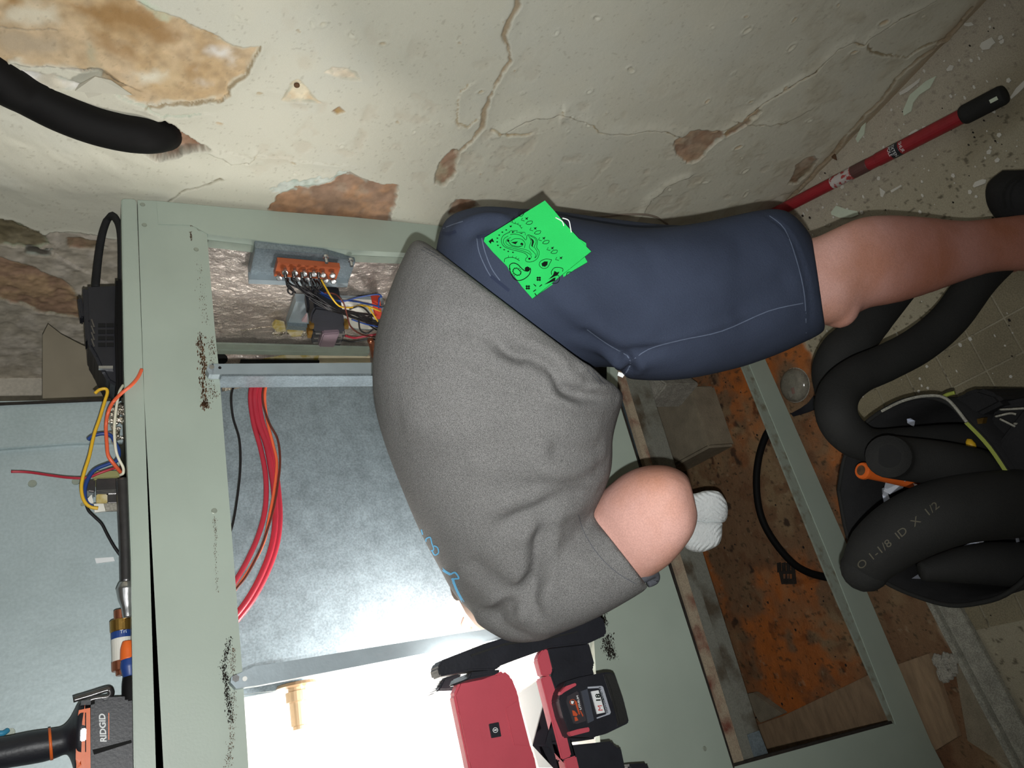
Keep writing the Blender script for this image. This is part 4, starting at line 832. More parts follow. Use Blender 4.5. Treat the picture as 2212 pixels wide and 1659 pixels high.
MB().ball(head+fd_*.097-uph*.042, .012, 8, (1.8, 1, .6)).build('mouth', M('lips', srgb(180, 110, 100), .5), per, smooth=True)
# --- shorts
sp = []
sp.append(L([ring((940, 560), (1230, 800), .955, .115), ring((962, 478), (1335, 795), .95, .125), ring((1030, 449), (1352, 818), .945, .13), ring((1120, 452), (1375, 822), .94, .13), ring((1210, 466), (1412, 824), .94, .126), ring((1300, 482), (1452, 823), .94, .12), ring((1400, 493), (1500, 818), .943, .115), ring((1500, 484), (1560, 806), .948, .108), ring((1580, 468), (1620, 790), .955, .102), ring((1650, 454), (1690, 764), .962, .098), ring((1695, 455), (1730, 745), .968, .094), ring((1728, 478), (1758, 732), .974, .09), ring((1754, 512), (1784, 716), .978, .082)]))
sp.append(L([ring((1060, 452), (1200, 740), 1.03, .1), ring((1180, 455), (1300, 740), 1.05, .10), ring((1300, 470), (1400, 730), 1.07, .095), ring((1450, 486), (1520, 720), 1.09, .09), ring((1640, 490), (1680, 700), 1.11, .08)]))
shorts = fuse('shorts', sp, .0048, K['denim'], per, 10)
tp = []
tp.append(L([ring((950, 545), (1320, 838), .93, .128), ring((905, 520), (1342, 842), .925, .150, e=.82), ring((875, 562), (1346, 862), .92, .152, e=.82), ring((840, 640), (1334, 905), .915, .152), ring((814, 725), (1323, 950), .912, .152), ring((806, 810), (1322, 990), .912, .15), ring((812, 885), (1316, 1030), .914, .148), ring((832, 960), (1296, 1080), .917, .144), ring((862, 1042), (1270, 1135), .92, .138), ring((905, 1145), (1262, 1190), .925, .13), ring((950, 1230), (1250, 1240), .93, .12), ring((985, 1290), (1220, 1285), .94, .105), ring((1030, 1330), (1170, 1330), .95, .075), ring((1078, 1352), (1130, 1352), .96, .03)]))
tp.append(L([ring((1085, 1150), (1090, 1340), .93, .09), ring((1135, 1100), (1160, 1366), .92, .098), ring((1195, 1090), (1225, 1350), .91, .092), ring((1235, 1098), (1290, 1322), .903, .086), ring((1262, 1100), (1345, 1292), .898, .080), ring((1272, 1104), (1396, 1262), .894, .076)]))
tp.append(L([ring((1020, 1240), (1025, 1330), .95, .07), ring((1100, 1250), (1100, 1368), .94, .08), ring((1170, 1240), (1180, 1366), .93, .08)]))
shirt = fuse('t_shirt', tp, .0048, K['shirt'], per, 9)
def bvh(o):
    b = WLOC[o.name]; return BVHTree.FromPolygons([v.co+b for v in o.data.vertices], [tuple(p.vertices) for p in o.data.polygons])
def cast(tree, px, py):
    v = ray(px, py).normalized(); h = tree.ray_cast(CAMP, v); return (h[0], h[1]) if h[0] else (None, None)
def folds(o, L_):
    tree = bvh(o); b = np.array(WLOC[o.name]); n = len(o.data.vertices); co = np.empty(n*3); o.data.vertices.foreach_get('co', co); co = co.reshape(-1, 3)+b
    nr = np.empty(n*3); o.data.vertex_normals.foreach_get('vector', nr); nr = nr.reshape(-1, 3); D = np.zeros(n)
    for pts_, amp, wd in L_:
        q = []
        sm = smoothpath([Vector((a, c, 0)) for a, c in pts_], 6)
        for p in sm:
            h, _ = cast(tree, p.x, p.y)
            if h: q.append(np.array(h))
        if len(q) < 2: continue
        d = np.full(n, 1e9); tt = np.zeros(n); m_ = len(q)-1
        for i in range(m_):
            a = q[i]; e = q[i+1]-a; wv = co-a; t = np.clip((wv@e)/(e@e+1e-12), 0, 1); dd = np.linalg.norm(wv-t[:, None]*e, axis=1)
            k = dd < d; d[k] = dd[k]; tt[k] = (i+t[k])/m_
        env = np.clip(np.minimum(tt, 1-tt)*5, 0.15, 1)
        D += amp*env*(np.exp(-(d/wd)**2)-.35*np.exp(-((d-wd*2)/wd)**2)*(1 if amp < 0 else 0))
    co = co+nr*D[:, None]-b; o.data.vertices.foreach_set('co', co.ravel()); o.data.update()
folds(shirt, [
    ([(1060, 725), (1100, 760), (1150, 775), (1190, 800), (1215, 838), (1260, 856), (1330, 860)], -.011, .007),
    ([(1130, 790), (1160, 782), (1190, 812), (1215, 850)], .006, .007),
    ([(900, 770), (1000, 800), (1100, 838), (1200, 868), (1330, 880)], .004, .008),
    ([(960, 690), (1050, 720), (1120, 760)], -.004, .010),
    ([(1255, 822), (1290, 815), (1325, 830)], -.004, .006),
    ([(1110, 1060), (1200, 1050), (1270, 1030), (1318, 1000)], -.006, .010),
    ([(1060, 1150), (1140, 1110), (1220, 1075), (1290, 1060)], -.008, .010),
    ([(1180, 960), (1250, 985), (1310, 970)], -.005, .012),
    ([(1000, 1010), (1100, 1000), (1200, 960)], .004, .016),
    ([(1180, 1100), (1165, 1180), (1160, 1240), (1150, 1300), (1165, 1350)], -.010, .009),
    ([(1155, 1240), (1120, 1290), (1085, 1330)], -.007, .009),
    ([(1200, 1180), (1260, 1230), (1330, 1260)], .003, .012),
    ([(1010, 1200), (1060, 1250), (1120, 1280)], -.004, .014),
    ([(860, 900), (950, 930), (1080, 930)], .004, .02),
    ([(900, 640), (1000, 680), (1080, 720)], .003, .016),
    ([(1040, 1310), (1080, 1285), (1140, 1290)], .004, .008),
])
folds(shorts, [
    ([(1250, 705), (1290, 740), (1350, 765), (1450, 750)], -.006, .010),
    ([(1345, 770), (1362, 790), (1350, 812)], -.008, .006),
    ([(1370, 745), (1440, 735), (1560, 700), (1690, 655)], .002, .004),
    ([(1400, 560), (1500, 545), (1600, 560)], .004, .03),
    ([(1250, 560), (1330, 640), (1420, 690)], -.004, .03),
    ([(1580, 700), (1650, 640), (1720, 600)], -.004, .02),
    ([(1650, 462), (1700, 500), (1730, 560), (1748, 640), (1750, 735)], -.002, .003),
    ([(970, 500), (1040, 470), (1100, 475)], .004, .012),
    ([(1000, 520), (1050, 490), (1120, 500)], -.003, .008),
])
T_sh = bvh(shirt); T_so = bvh(shorts); T_bo = bvh(body)
def ribbon_on(nm, tree, pts_, wpx, mat, par, off=.0008, sub=4, dash=0, mb=None, smooth=True):
    own = mb is None; mb = mb or MB(); sm = smoothpath([Vector((a, b, 0)) for a, b in pts_], sub) if smooth else [Vector((a, b, 0)) for a, b in pts_]
    prev = None; acc = 0
    for i, p in enumerate(sm):
        t = (sm[min(i+1, len(sm)-1)]-sm[max(i-1, 0)]).normalized(); nn = Vector((-t.y, t.x, 0)); w2 = wpx/2
        A, _ = cast(tree, p.x+nn.x*w2, p.y+nn.y*w2); B, _ = cast(tree, p.x-nn.x*w2, p.y-nn.y*w2)
        if A is None or B is None: prev = None; continue
        A = A-(A-CAMP).normalized()*off; B = B-(B-CAMP).normalized()*off
        if (A-B).length > .03: prev = None; continue
        if prev and not (dash and (i//dash) % 2): mb.add([prev[0], A, B, prev[1]], [(0, 1, 2, 3)])
        prev = (A, B)
    if own and mb.f: return mb.build(nm, mat, par)
# hem edge and stitching on the shirt, printed lettering
hem = [(927, 517), (960, 535), (1010, 568), (1060, 600), (1120, 636), (1170, 672), (1230, 720), (1280, 770), (1320, 815), (1342, 838)]
ribbon_on('hem_stitch', T_sh, [(a-13, b+16) for a, b in hem[:-1]], 1.6, K['shirtdark'], per, .0006)
ribbon_on('hem_stitch', T_sh, [(a-18, b+21) for a, b in hem[:-1]], 1.2, K['shirtdark'], per, .0006)
ribbon_on('sleeve_stitch', T_sh, [(1250, 1112), (1262, 1150), (1290, 1195), (1330, 1235), (1375, 1262)], 1.4, K['shirtdark'], per, .0006)
slv = MB(); 
tubeobj('sleeve_cuff_fold', [at(1352, 1268, .856), at(1388, 1247, .86), at(1410, 1238, .87), at(1414, 1252, .875), at(1400, 1262, .87)], [.006, .007, .006, .004], K['shirtdark'], per)
pr = MB()
for q, wd in [([(903, 1145), (908, 1162), (914, 1172)], 3), ([(913, 1165), (922, 1162), (926, 1175), (930, 1188), (922, 1190), (914, 1178), (913, 1165)], 3), ([(926, 1190), (932, 1200), (940, 1195), (938, 1184), (930, 1180)], 3), ([(918, 1188), (932, 1212), (950, 1232), (966, 1242)], 6), ([(966, 1242), (976, 1238), (984, 1250), (974, 1252), (972, 1262)], 4), ([(970, 1250), (978, 1272), (988, 1292), (996, 1306)], 6), ([(950, 1240), (962, 1266), (976, 1290), (985, 1306)], 3)]:
    ribbon_on('', T_sh, [(a+7, b-1) for a, b in q], wd*.9, None, None, .0012, mb=pr, sub=6)
if pr.f: pr.build('shirt_print', K['inkblue'], per)
# seams on the shorts
for q, wd in [([(1662, 466), (1695, 495), (1720, 560), (1738, 640), (1742, 738)], 2), ([(1352, 790), (1400, 755), (1470, 735), (1560, 715), (1660, 672), (1735, 655)], 2), ([(1268, 712), (1310, 742), (1355, 768)], 2), ([(1355, 768), (1362, 785), (1352, 805), (1340, 812)], 3), ([(1030, 515), (1035, 545), (1050, 580), (1062, 600)], 2), ([(1040, 512), (1048, 545), (1062, 580), (1080, 606)], 2), ([(942, 500), (975, 486), (1000, 478)], 2)]:
    ribbon_on('seam', T_so, q, wd, K['thread'], per, .0008)
for q in [[(930, 508), (945, 500), (965, 505), (985, 500)], [(1030, 512), (1055, 508)], [(1060, 596), (1100, 628)]]:
    ribbon_on('belt_loop', T_so, q, 7, K['denimdark'], per, .002)
slabp = [at(1336, 803, .90), at(1350, 808, .90), at(1345, 816, .90), at(1334, 811, .90)]
MB().prism(slabp, FWD*.004).build('white_tag', K['inkwhite'], per)
# shoe of the far foot
sh = MB().loft(loftsrc([ring((2180, 500), (2330, 520), 1.17, .04), ring((2150, 455), (2320, 470), 1.165, .055), ring((2143, 420), (2310, 430), 1.16, .058), ring((2152, 392), (2300, 392), 1.16, .055), ring((2178, 368), (2280, 366), 1.165, .04)], 4))
so = sh.build('shoe', K['blackcloth'], per, smooth=True, label='black mesh shoe')
T_s = bvh(so)
for dx, wd in [(22, 6), (36, 4)]:
    ribbon_on('shoe_band', T_s, [(2150+dx, 450), (2146+dx, 420), (2158+dx, 395), (2185+dx, 378)], wd, K['pit'], per, .001)
# --- bandana in the back pocket
ba = thing('bandana', 'folded bright green paisley bandana hanging from the back pocket', 'bandana', at(1160, 530, .8))
Pn = [at(1047, 518, .822), at(1177, 432, .815), at(1276, 541, .812), at(1263, 552, .812), at(1150, 644, .815)]
nb = (Pn[2]-Pn[0]).cross(Pn[4]-Pn[1]).normalized()
if nb.dot(FWD) > 0: nb = -nb
def onb(px, py, off=0.0):
    v = ray(px, py); p0 = at(1160, 535, .812)+nb*off; return CAMP+v*((p0-CAMP).dot(nb)/v.dot(nb))
def sheet(pts_, off, th): return MB().prism([onb(a, b, off) for a, b in pts_], -nb*th)
sheet([(1045, 521), (1047, 513), (1085, 490), (1177, 433), (1197, 455), (1222, 485), (1262, 528), (1277, 543), (1262, 555), (1150, 645), (1128, 620), (1095, 575), (1065, 545)], 0, .0035).build('top_fold', K['bandana'], ba)
sheet([(1070, 520), (1175, 440), (1262, 553), (1269, 566), (1240, 583), (1152, 643), (1100, 585)], -.004, .003).build('lower_fold', K['bandana'], ba)
sheet([(1180, 440), (1250, 515), (1266, 525), (1268, 545), (1240, 560), (1150, 600)], -.0075, .002).build('lower_fold', K['bandana'], ba)
def inkline(mb, pts_, wpx, sub=4, closed=False, off=.0004):
    q = [Vector((1040+a/6.911, 420+b/6.911, 0)) for a, b in pts_]
    if closed: q = q+[q[0]]
    q = smoothpath(q, sub) if sub > 1 else q
    L1, L2 = [], []
    for i, p in enumerate(q):
        t = (q[min(i+1, len(q)-1)]-q[max(i-1, 0)])
        t = t.normalized() if t.length > 0 else Vector((1, 0, 0)); nn = Vector((-t.y, t.x, 0))*wpx/2
        L1.append(onb(p.x+nn.x, p.y+nn.y, off)); L2.append(onb(p.x-nn.x, p.y-nn.y, off))
    n = len(L1); mb.add(L1+L2, [(i, i+1, n+i+1, n+i) for i in range(n-1)])
def inkpoly(mb, pts_, off=.0004): mb.add([onb(1040+a/6.911, 420+b/6.911, off) for a, b in pts_], [tuple(range(len(pts_)))])
ik = MB()
inkline(ik, [(430, 560), (330, 610), (295, 690), (330, 770), (420, 815), (560, 850), (650, 880), (690, 930), (660, 960), (670, 1000), (730, 1008), (800, 985), (850, 930), (860, 850), (825, 790), (835, 700), (800, 640), (690, 605), (665, 680), (600, 620), (500, 590), (430, 600)], 1.1)
inkline(ik, [(400, 620), (340, 660), (330, 720), (380, 780), (500, 810), (640, 850), (730, 900), (740, 950), (700, 965)], 1.0)
inkline(ik, [(440, 640), (375, 680), (370, 730), (430, 770), (560, 800), (700, 840), (750, 900)], .9)
inkline(ik, [(390, 680), (440, 750), (520, 775), (600, 770), (620, 735), (580, 745)], 1.3)
inkline(ik, [(430, 700), (500, 660), (600, 670), (650, 730), (640, 800)], 1.0)
inkline(ik, [(700, 610), (740, 700), (715, 790), (770, 850), (810, 900), (795, 950)], 1.0)
inkline(ik, [(720, 620), (800, 660), (815, 720), (790, 780), (830, 850), (830, 910), (800, 950)], 1.0)
inkpoly(ik, [(725, 640), (775, 680), (785, 710), (765, 770), (790, 800), (745, 770), (755, 700)])
inkpoly(ik, [(440, 715), (545, 700), (510, 745)])
inkline(ik, [(410, 560), (440, 540), (540, 540), (520, 565), (650, 565), (655, 610)], 1.0, 1)
inkpoly(ik, [(455, 550), (500, 555), (455, 580)]); inkpoly(ik, [(560, 580), (620, 575), (600, 590)])
def blob(x, y, r, n=8, q=1.0): inkpoly(ik, [(x+r*math.cos(2*math.pi*k/n), y+q*r*math.sin(2*math.pi*k/n)) for k in range(n)])
blob(400, 690, 18); blob(600, 738, 18); blob(715, 960, 17); blob(685, 1115, 40)
for x, y in [(370, 530), (312, 563), (265, 607), (238, 653), (235, 708), (245, 760), (284, 793), (340, 825), (400, 850), (470, 865)]: inkpoly(ik, [(x-17, y), (x, y-11), (x+17, y), (x, y+12)])
inkline(ik, [(430, 1130), (420, 1060), (470, 1025), (540, 1045), (600, 1105), (650, 1140), (700, 1140), (725, 1110)], 1.9)
inkline(ik, [(415, 1100), (440, 1180), (490, 1260), (560, 1285), (640, 1260), (710, 1200), (735, 1130), (725, 1095)], 1.9)
inkline(ik, [(490, 1100), (540, 1110), (590, 1170), (560, 1205), (500, 1190), (470, 1140)], 1.6, closed=True)
for k in range(12):
    a = 2*math.pi*k/12; inkline(ik, [(530+50*math.cos(a), 1155+45*math.sin(a)), (530+72*math.cos(a), 1155+66*math.sin(a))], 1.5, 1)
for i in range(5):
    x = 590+i*124; y = 290+i*145
    inkline(ik, [(x-40, y+30), (x+10, y+35), (x+42, y-5), (x+50, y-30), (x+5, y-20), (x-25, y+5)] if i == 0 else [(x-50, y+2), (x-20, y-30), (x+30, y-40), (x+48, y-28), (x+30, y+5), (x-20, y+12)], 1.2, closed=True)
    if i < 5:
        u = 605+i*(128); v_ = 350+i*(147); u2 = u+70; v2 = v_+8
        inkline(ik, [(u+8, v_), (u-12, v_+34), (u+38, v_+46)], 1.3, 1)
        inkpoly(ik, [(u2-28, v2-16), (u2-6, v2-8), (u2+28, v2-20), (u2+10, v2+4), (u2+20, v2+24), (u2-4, v2+12), (u2-26, v2+22), (u2-10, v2+2)])
inkline(ik, [(1050, 975), (960, 965), (880, 1000), (865, 1060), (920, 1105), (985, 1090), (1020, 1030)], 1.2, closed=True)
inkpoly(ik, [(990, 1000), (940, 1000), (895, 1030), (905, 1070), (950, 1080), (985, 1050)])
inkline(ik, [(1210, 1150), (1215, 1110), (1160, 1090), (1090, 1095), (1045, 1150), (1050, 1200)], 1.4)
inkpoly(ik, [(1090, 1140), (1130, 1165), (1165, 1150), (1140, 1200), (1000, 1270), (1070, 1200)])
inkpoly(ik, [(935, 1348), (1080, 1245), (1110, 1240), (1095, 1290), (1040, 1310)])
inkline(ik, [(1100, 1215), (1150, 1210), (1165, 1270), (1130, 1320), (1060, 1330)], 1.2)
for x, y in [(855, 1260), (692, 1388)]:
    for dx, dy in [(-16, -16), (16, -16), (-16, 16), (16, 16)]: blob(x+dx, y+dy, 17)
for a, b in [((780, 1338), (815, 1372)), ((865, 1375), (905, 1345)), ((775, 1450), (815, 1420)), ((795, 1475), (820, 1510))]: inkline(ik, [a, b], 2, 1)
inkline(ik, [(340, 1010), (350, 960), (420, 940), (500, 950), (570, 990)], 1.2)
for a, b in [((405, 940), (402, 912)), ((460, 942), (468, 915)), ((505, 952), (525, 930)), ((540, 970), (562, 950))]: inkline(ik, [a, b], 1, 1)
inkline(ik, [(500, 350), (465, 380), (465, 420), (500, 435), (560, 455), (600, 510)], 1.0)
for a, b in [((465, 380), (440, 375)), ((462, 410), (435, 415)), ((500, 435), (510, 410)), ((540, 445), (550, 425)), ((570, 475), (590, 458)), ((590, 500), (612, 495)), ((480, 360), (490, 385))]: inkline(ik, [a, b], 1, 1)
inkpoly(ik, [(165, 655), (105, 700), (140, 740), (150, 705), (190, 715)])
inkpoly(ik, [(420, 460), (440, 470), (455, 455), (450, 485), (425, 490)])
inkline(ik, [(1270, 1215), (1275, 1180), (1300, 1160), (1345, 1160)], 1.2)
ik.build('paisley_print', K['ink'], ba)
tubeobj('loose_thread', [onb(1215, 471, .002), onb(1228, 476, .003), onb(1232, 490, .002), onb(1234, 502, .002)], .0006, K['inkwhite'], ba)
tubeobj('loose_thread', [onb(1200, 470, .002), onb(1214, 478, .003), onb(1218, 488, .002)], .0006, K['inkwhite'], ba)

# ------------------------------------------------------------------ things on the floor
def flat(pts_, z, th): return MB().prism([onz(a, b, z+th) for a, b in pts_], (0, 0, -th))
# extension pole
pa_ = onz(1670, 462, .030); pb_ = onz(2165, 206, .024); ax = (pb_-pa_).normalized(); LN = (pb_-pa_).length
po = thing('extension_pole', 'red painter extension pole with a black grip lying by the wall', 'pole', (pa_+pb_)/2-Vector((0, 0, .014)))
def pseg(nm, a, b, r, mat, n=20): return MB().lathe(pa_+ax*(a*LN), ax, [(0, r*.97), (.001, r), ((b-a)*LN-.001, r), ((b-a)*LN, r*.97)], n).build(nm, mat, po, smooth=False)
def pt(px, py):
    p = onz(px, py, .028); return (p-pa_).dot(ax)/LN
pseg('tube', -.45, pt(1895, 343), .0118, K['redpole']); pseg('tube', pt(1895, 343), pt(2090, 240), .0128, K['redpole'])
pseg('white_sleeve', pt(1798, 392), pt(1842, 370), .0121, M('worn_sleeve', srgb(190, 182, 178), .6, col2=srgb(160, 60, 60), lo=.5, hi=.55, scale=80), 20)
pseg('collar', pt(1842, 370), pt(1875, 352), .0123, M('dark_label_band', srgb(92, 60, 56), .5)); pseg('black_label', pt(1926, 327), pt(1946, 316), .01295, K['black'])
tubeobj('grip', [pa_+ax*LN*t for t in (pt(2075, 245), pt(2082, 241), pt(2100, 232), pt(2140, 215), pt(2160, 205), pt(2168, 202))], [.014, .0165, .0165, .0165, .0165, .0145], K['blackrub'], po, n=22)
sd_ = (CAMP-pa_); sd_ = (sd_-ax*sd_.dot(ax)).normalized(); s2 = ax.cross(sd_)
gp = pa_+ax*LN*pt(2152, 209)
MB().prism([gp+sd_*.0166+ax*a+s2*b for a, b in [(-.006, -.003), (.006, -.003), (.006, .003), (-.006, .003)]], sd_*.0006).build('hang_hole', K['flake'], po)
def onpole(t, r=.0133):
    def f(u, v): an = -u/r; return pa_+ax*(LN*t+v)+sd_*(r*math.cos(an))+s2*(r*math.sin(an))
    return f
text_on('label_print', 'EXTEN', lambda u, v: onpole(pt(1936, 322))(.014-u*.0085, v*.0085-.003), K['inkwhite'], po)
text_on('label_print', 'POLE', lambda u, v: onpole(pt(1928, 326))(.014-u*.0085, v*.0085-.003), K['inkwhite'], po)
text_on('label_print', 'SHUR', lambda u, v: onpole(pt(1952, 314))(.012-u*.0085, v*.0085-.003), K['inkwhite'], po)
# paint flakes on the floor
rgf = random.Random(21)
def flake(c, pts_, mat, lbl):
    o = flat(pts_, .0, .0015).build('paint_flake', mat); tag(o, lbl, 'paint flake')
FLK = [([(2120, 92), (2142, 80), (2150, 92), (2142, 98), (2136, 106), (2122, 108), (2116, 100)], 'flakew', 'white square paint flake near the far corner of wall and floor'),
       ([(1950, 240), (1965, 205), (2000, 175), (2022, 164), (2008, 190), (1985, 205), (1972, 222), (1968, 240), (1952, 250)], 'flake', 'long pale green paint flake above the pole grip'),
       ([(1942, 200), (1972, 180), (1988, 168), (1984, 178), (1960, 198), (1944, 206)], 'flakew', 'thin whitish paint sliver beside the long green flake'),
       ([(1795, 458), (1806, 444), (1828, 452), (1852, 456), (1854, 464), (1838, 470), (1812, 470), (1796, 464)], 'flake', 'pale green paint flake just above the shin'),
       ([(1900, 345+60), (1912, 414), (1906, 426), (1902, 424)], 'flakew', 'tiny white paint flake below the pole'),
       ([(2101, 402), (2106, 393), (2122, 387), (2130, 388), (2128, 396), (2112, 402), (2104, 405)], 'flakew', 'white cigarette shaped paint flake beside the shoe'),
       ([(1923, 412), (1946, 399), (1948, 402), (1926, 416)], 'flakew', 'narrow white paint sliver under the middle of the pole'),
       ([(1965, 287), (1978, 279), (1984, 281), (1974, 290), (1962, 292)], 'flakew', 'small white paint flake touching the red pole'),
       ([(2182, 210), (2195, 190), (2214, 172), (2222, 178), (2200, 200), (2184, 214)], 'flakew', 'bluish white paint sliver past the end of the pole'),
       ([(2044, 150), (2052, 140), (2060, 142), (2056, 152), (2046, 154)], 'flakew', 'small white paint flake between pole and wall corner'),
       ([(1848, 300), (1866, 262), (1872, 250), (1866, 290), (1852, 308)], 'flake', 'leaning pale green paint sliver at the foot of the wall'),
       ([(2083, 50), (2098, 48), (2104, 54), (2092, 57), (2082, 55)], 'flakew', 'oval white paint flake at the top corner of the floor'),
       ([(1914, 820), (1924, 808), (1930, 812), (1924, 822), (1914, 823)], 'flake', 'grey green paint flake on the small tiles')]
for p_, mt, lb in FLK: flake(None, p_, K[mt], lb)
mb = MB()
for k in range(420):
    x = rgf.uniform(.25, .86); y = rgf.uniform(.3, .95)
    if x > wallx(y)-.01: continue
    if x < .6 and rgf.random() < .55: continue
    r = rgf.choice([.0012, .0016, .002, .003, .0045]); a0 = rgf.uniform(0, 6); q = rgf.uniform(.35, 1)
    mb.prism([Vector((x+r*math.cos(a0+t)*1.0, y+r*q*math.sin(a0+t), .0012)) for t in (0, 1.1, 2.3, 3.4, 4.7)], (0, 0, -.0012))
o = mb.build('paint_chips', K['flakew']); tag(o, 'tiny pale paint chips scattered over the dusty floor', 'debris', kind='stuff')
mb = MB()
for k in range(260):
    x = rgf.uniform(-.2, .84); y = rgf.uniform(.35, 1.45)
    if x > wallx(y)-.01: continue
    r = rgf.choice([.001, .0014, .002, .003]); a0 = rgf.uniform(0, 6)
    mb.prism([Vector((x+r*math.cos(a0+t), y+r*.6*math.sin(a0+t), .0022)) for t in (0, 1.3, 2.6, 4, 5.2)], (0, 0, -.0022))
o = mb.build('dirt_crumbs', K['grime']); tag(o, 'dark dirt crumbs scattered over floor and rust', 'debris', kind='stuff')
sc_ = tag(flat([(1789, 320), (1797, 314), (1802, 330), (1806, 346), (1798, 342), (1792, 334)], 0, .004).build('dirt_clump', K['rustmark']), 'dark brown shred of debris where wall meets floor', 'debris')
# concrete block, angle iron, boards, hose and small bits under the cabinet
b0 = onz(1545, 832); b1 = onz(1590, 962); uu = (b1-b0).normalized(); vv = Vector((-uu.y, uu.x, 0)); vv = vv if vv.y > 0 else -vv
LB = (b1-b0).length
bm_ = MB().prism([b0, b0+uu*LB, b0+uu*LB+vv*.2, b0+vv*.2], (0, 0, .085))
tag(bm_.build('concrete_block', K['concrete'], bevel=.006), 'chipped grey concrete block under the cabinet behind the zinc flanges', 'block')
tag(flat([(1335, 820), (1420, 815), (1440, 830), (1400, 880), (1350, 880)], .1, .1).build('concrete_block', K['concrete_w'], bevel=.004), 'dark stained block end beside the grey concrete block', 'block')
ag = thing('angle_iron', 'weathered grey angle iron lying on the floor in front of the rust', 'angle iron', onz(2130, 1450))
g0 = onz(2040, 1318); g1 = onz(2190, 1600); gd = (g1-g0).normalized(); g1 = g1+gd*.25; g0 = g0-gd*.25; gn = Vector((-gd.y, gd.x, 0)); gn = gn if gn.y < 0 else -gn
MB().prism([g0, g0+gn*.036, g0+gn*.036+Vector((0, 0, .012)), g0+Vector((0, 0, .012))], g1-g0).build('flat_leg', K['angle'], ag, bevel=.001)
MB().prism([g0-gn*.010, g0, g0+Vector((0, 0, .024)), g0-gn*.010+Vector((0, 0, .024))], g1-g0).build('upright_leg', K['angle'], ag, bevel=.001)
tag(flat([(1636, 1566), (1690, 1547), (1880, 1456), (2005, 1412), (2068, 1592), (1990, 1640), (1660, 1700)], .0, .014).build('wood_board', K['wood'], bevel=.001), 'grey brown plank lying under the lower left corner of the cabinet', 'board')
tag(flat([(1606, 1500), (1625, 1497), (1690, 1543), (1640, 1562)], .0, .02).build('concrete_shard', K['concrete'], bevel=.002), 'grey shard wedged between the plank and the zinc flange', 'shard')
mb = MB()
for k in range(60): mb.ball(onz(rgf.uniform(2012, 2062), rgf.uniform(1415, 1465), .006), rgf.uniform(.003, .009), 5, (1.2, 1, .7))
o = mb.build('mortar_rubble', K['concrete_w']); tag(o, 'pale crumbled mortar rubble beside the plank and angle iron', 'rubble', kind='stuff')
tag(flat([(2062, 1440), (2110, 1420), (2212, 1620), (2212, 1680), (2090, 1600)], 0, .004).build('grey_slab_edge', K['concrete']), 'grey slab strip between the plank and the angle iron', 'slab')
tag(tubeobj('black_hose', [onz(a, b, .008) for a, b in [(1668, 925), (1655, 940), (1640, 985), (1634, 1035), (1638, 1090), (1652, 1135), (1680, 1180), (1715, 1218), (1750, 1238), (1790, 1248)]], .0078, K['blackpipe'], n=10), 'thin black hose curving over the rusty floor behind the rail', 'hose')
brk = thing('black_bracket', 'small dark castellated metal bracket lying on the rusty floor', 'bracket', onz(1695, 1240))
flat([(1682, 1235), (1714, 1232), (1717, 1262), (1688, 1262)], 0, .006).build('plate', K['grime'], brk)
for a in (1678, 1688, 1698, 1708): flat([(a, 1216), (a+6, 1215), (a+7, 1236), (a+1, 1237)], 0, .005).build('prong', K['grime'], brk)
for a in (1692, 1700, 1706): flat([(a, 1240), (a+4, 1240), (a+4, 1250), (a, 1250)], .006, .0008).build('slot', K['rust'], brk)
ln_ = thing('gauge_lens', 'round clear plastic lens lying on the rust beside the black tube', 'lens', onz(1718, 830))
cc = onz(1718, 832, .0)
MB().lathe(cc+Vector((0, 0, .001)), (0, 0, 1), [(0, .036), (.004, .036), (.010, .031), (.014, .022), (.016, .010), (.0165, .001)], 28).build('dome', K['glass'], ln_, smooth=True)
MB().lathe(cc, (0, 0, 1), [(0, .0375), (.0015, .0375)], 28).build('rim', K['concrete_w'], ln_)
flat([(1712, 838), (1718, 836), (1720, 848), (1714, 850)], .003, .001).build('pointer', K['inkred'], ln_)
flat([(1706, 845), (1713, 842), (1716, 852), (1710, 858)], .003, .001).build('paper_bit', K['inkwhite'], ln_)
tag(flat([(1728, 882), (1745, 870), (1757, 854), (1762, 866), (1758, 885), (1740, 892), (1712, 900), (1708, 893)], .0, .006).build('dark_shard', K['black'], bevel=.001), 'dark grey shard between the lens and the black tube', 'shard')
# white rag draped over the zinc flange, behind the elbow
rgm = MB()
rag = thing('cotton_rag', 'white ribbed cotton rag hanging over the flange behind the elbow', 'rag', at(1525, 1125, 1.33))
def puff(pts_, d, th, seed):
    P = [at(a, b, d) for a, b in pts_]; c = sum(P, Vector((0, 0, 0)))/len(P); n = len(P); f_ = (c-CAMP).normalized(); R_ = []
    P = smoothpath(P+[P[0]], 9)[:-1]; n = len(P); u_ = (at(1560, 1125, d)-c).normalized(); v_ = f_.cross(u_)
    for k in range(29):
        a = math.pi*k/28-math.pi/2; s = max(.03, math.cos(a))**.55
        rr = []
        for p in P:
            q = c+(p-c)*s; w_ = (q-c).dot(v_)*90+(q-c).dot(u_)*25; hh = .0022*math.sin(w_*11+1.6*math.sin((q-c).dot(u_)*160+seed))
            rr.append(q+f_*(math.sin(a)*th-hh*(1 if a < 0 else 0)*s))
        R_.append(rr)
    return MB().loft(R_)
puff([(1470, 1068), (1500, 1066), (1525, 1060), (1552, 1062), (1566, 1078), (1572, 1095), (1570, 1120), (1555, 1130), (1500, 1128), (1470, 1120)], 1.295, .02, 1).build('upper_fold', K['cloth'], rag, smooth=True)
puff([(1470, 1125), (1500, 1124), (1555, 1128), (1560, 1140), (1558, 1165), (1548, 1180), (1520, 1192), (1500, 1192), (1482, 1184), (1470, 1160)], 1.29, .02, 4).build('lower_fold', K['cloth'], rag, smooth=True)
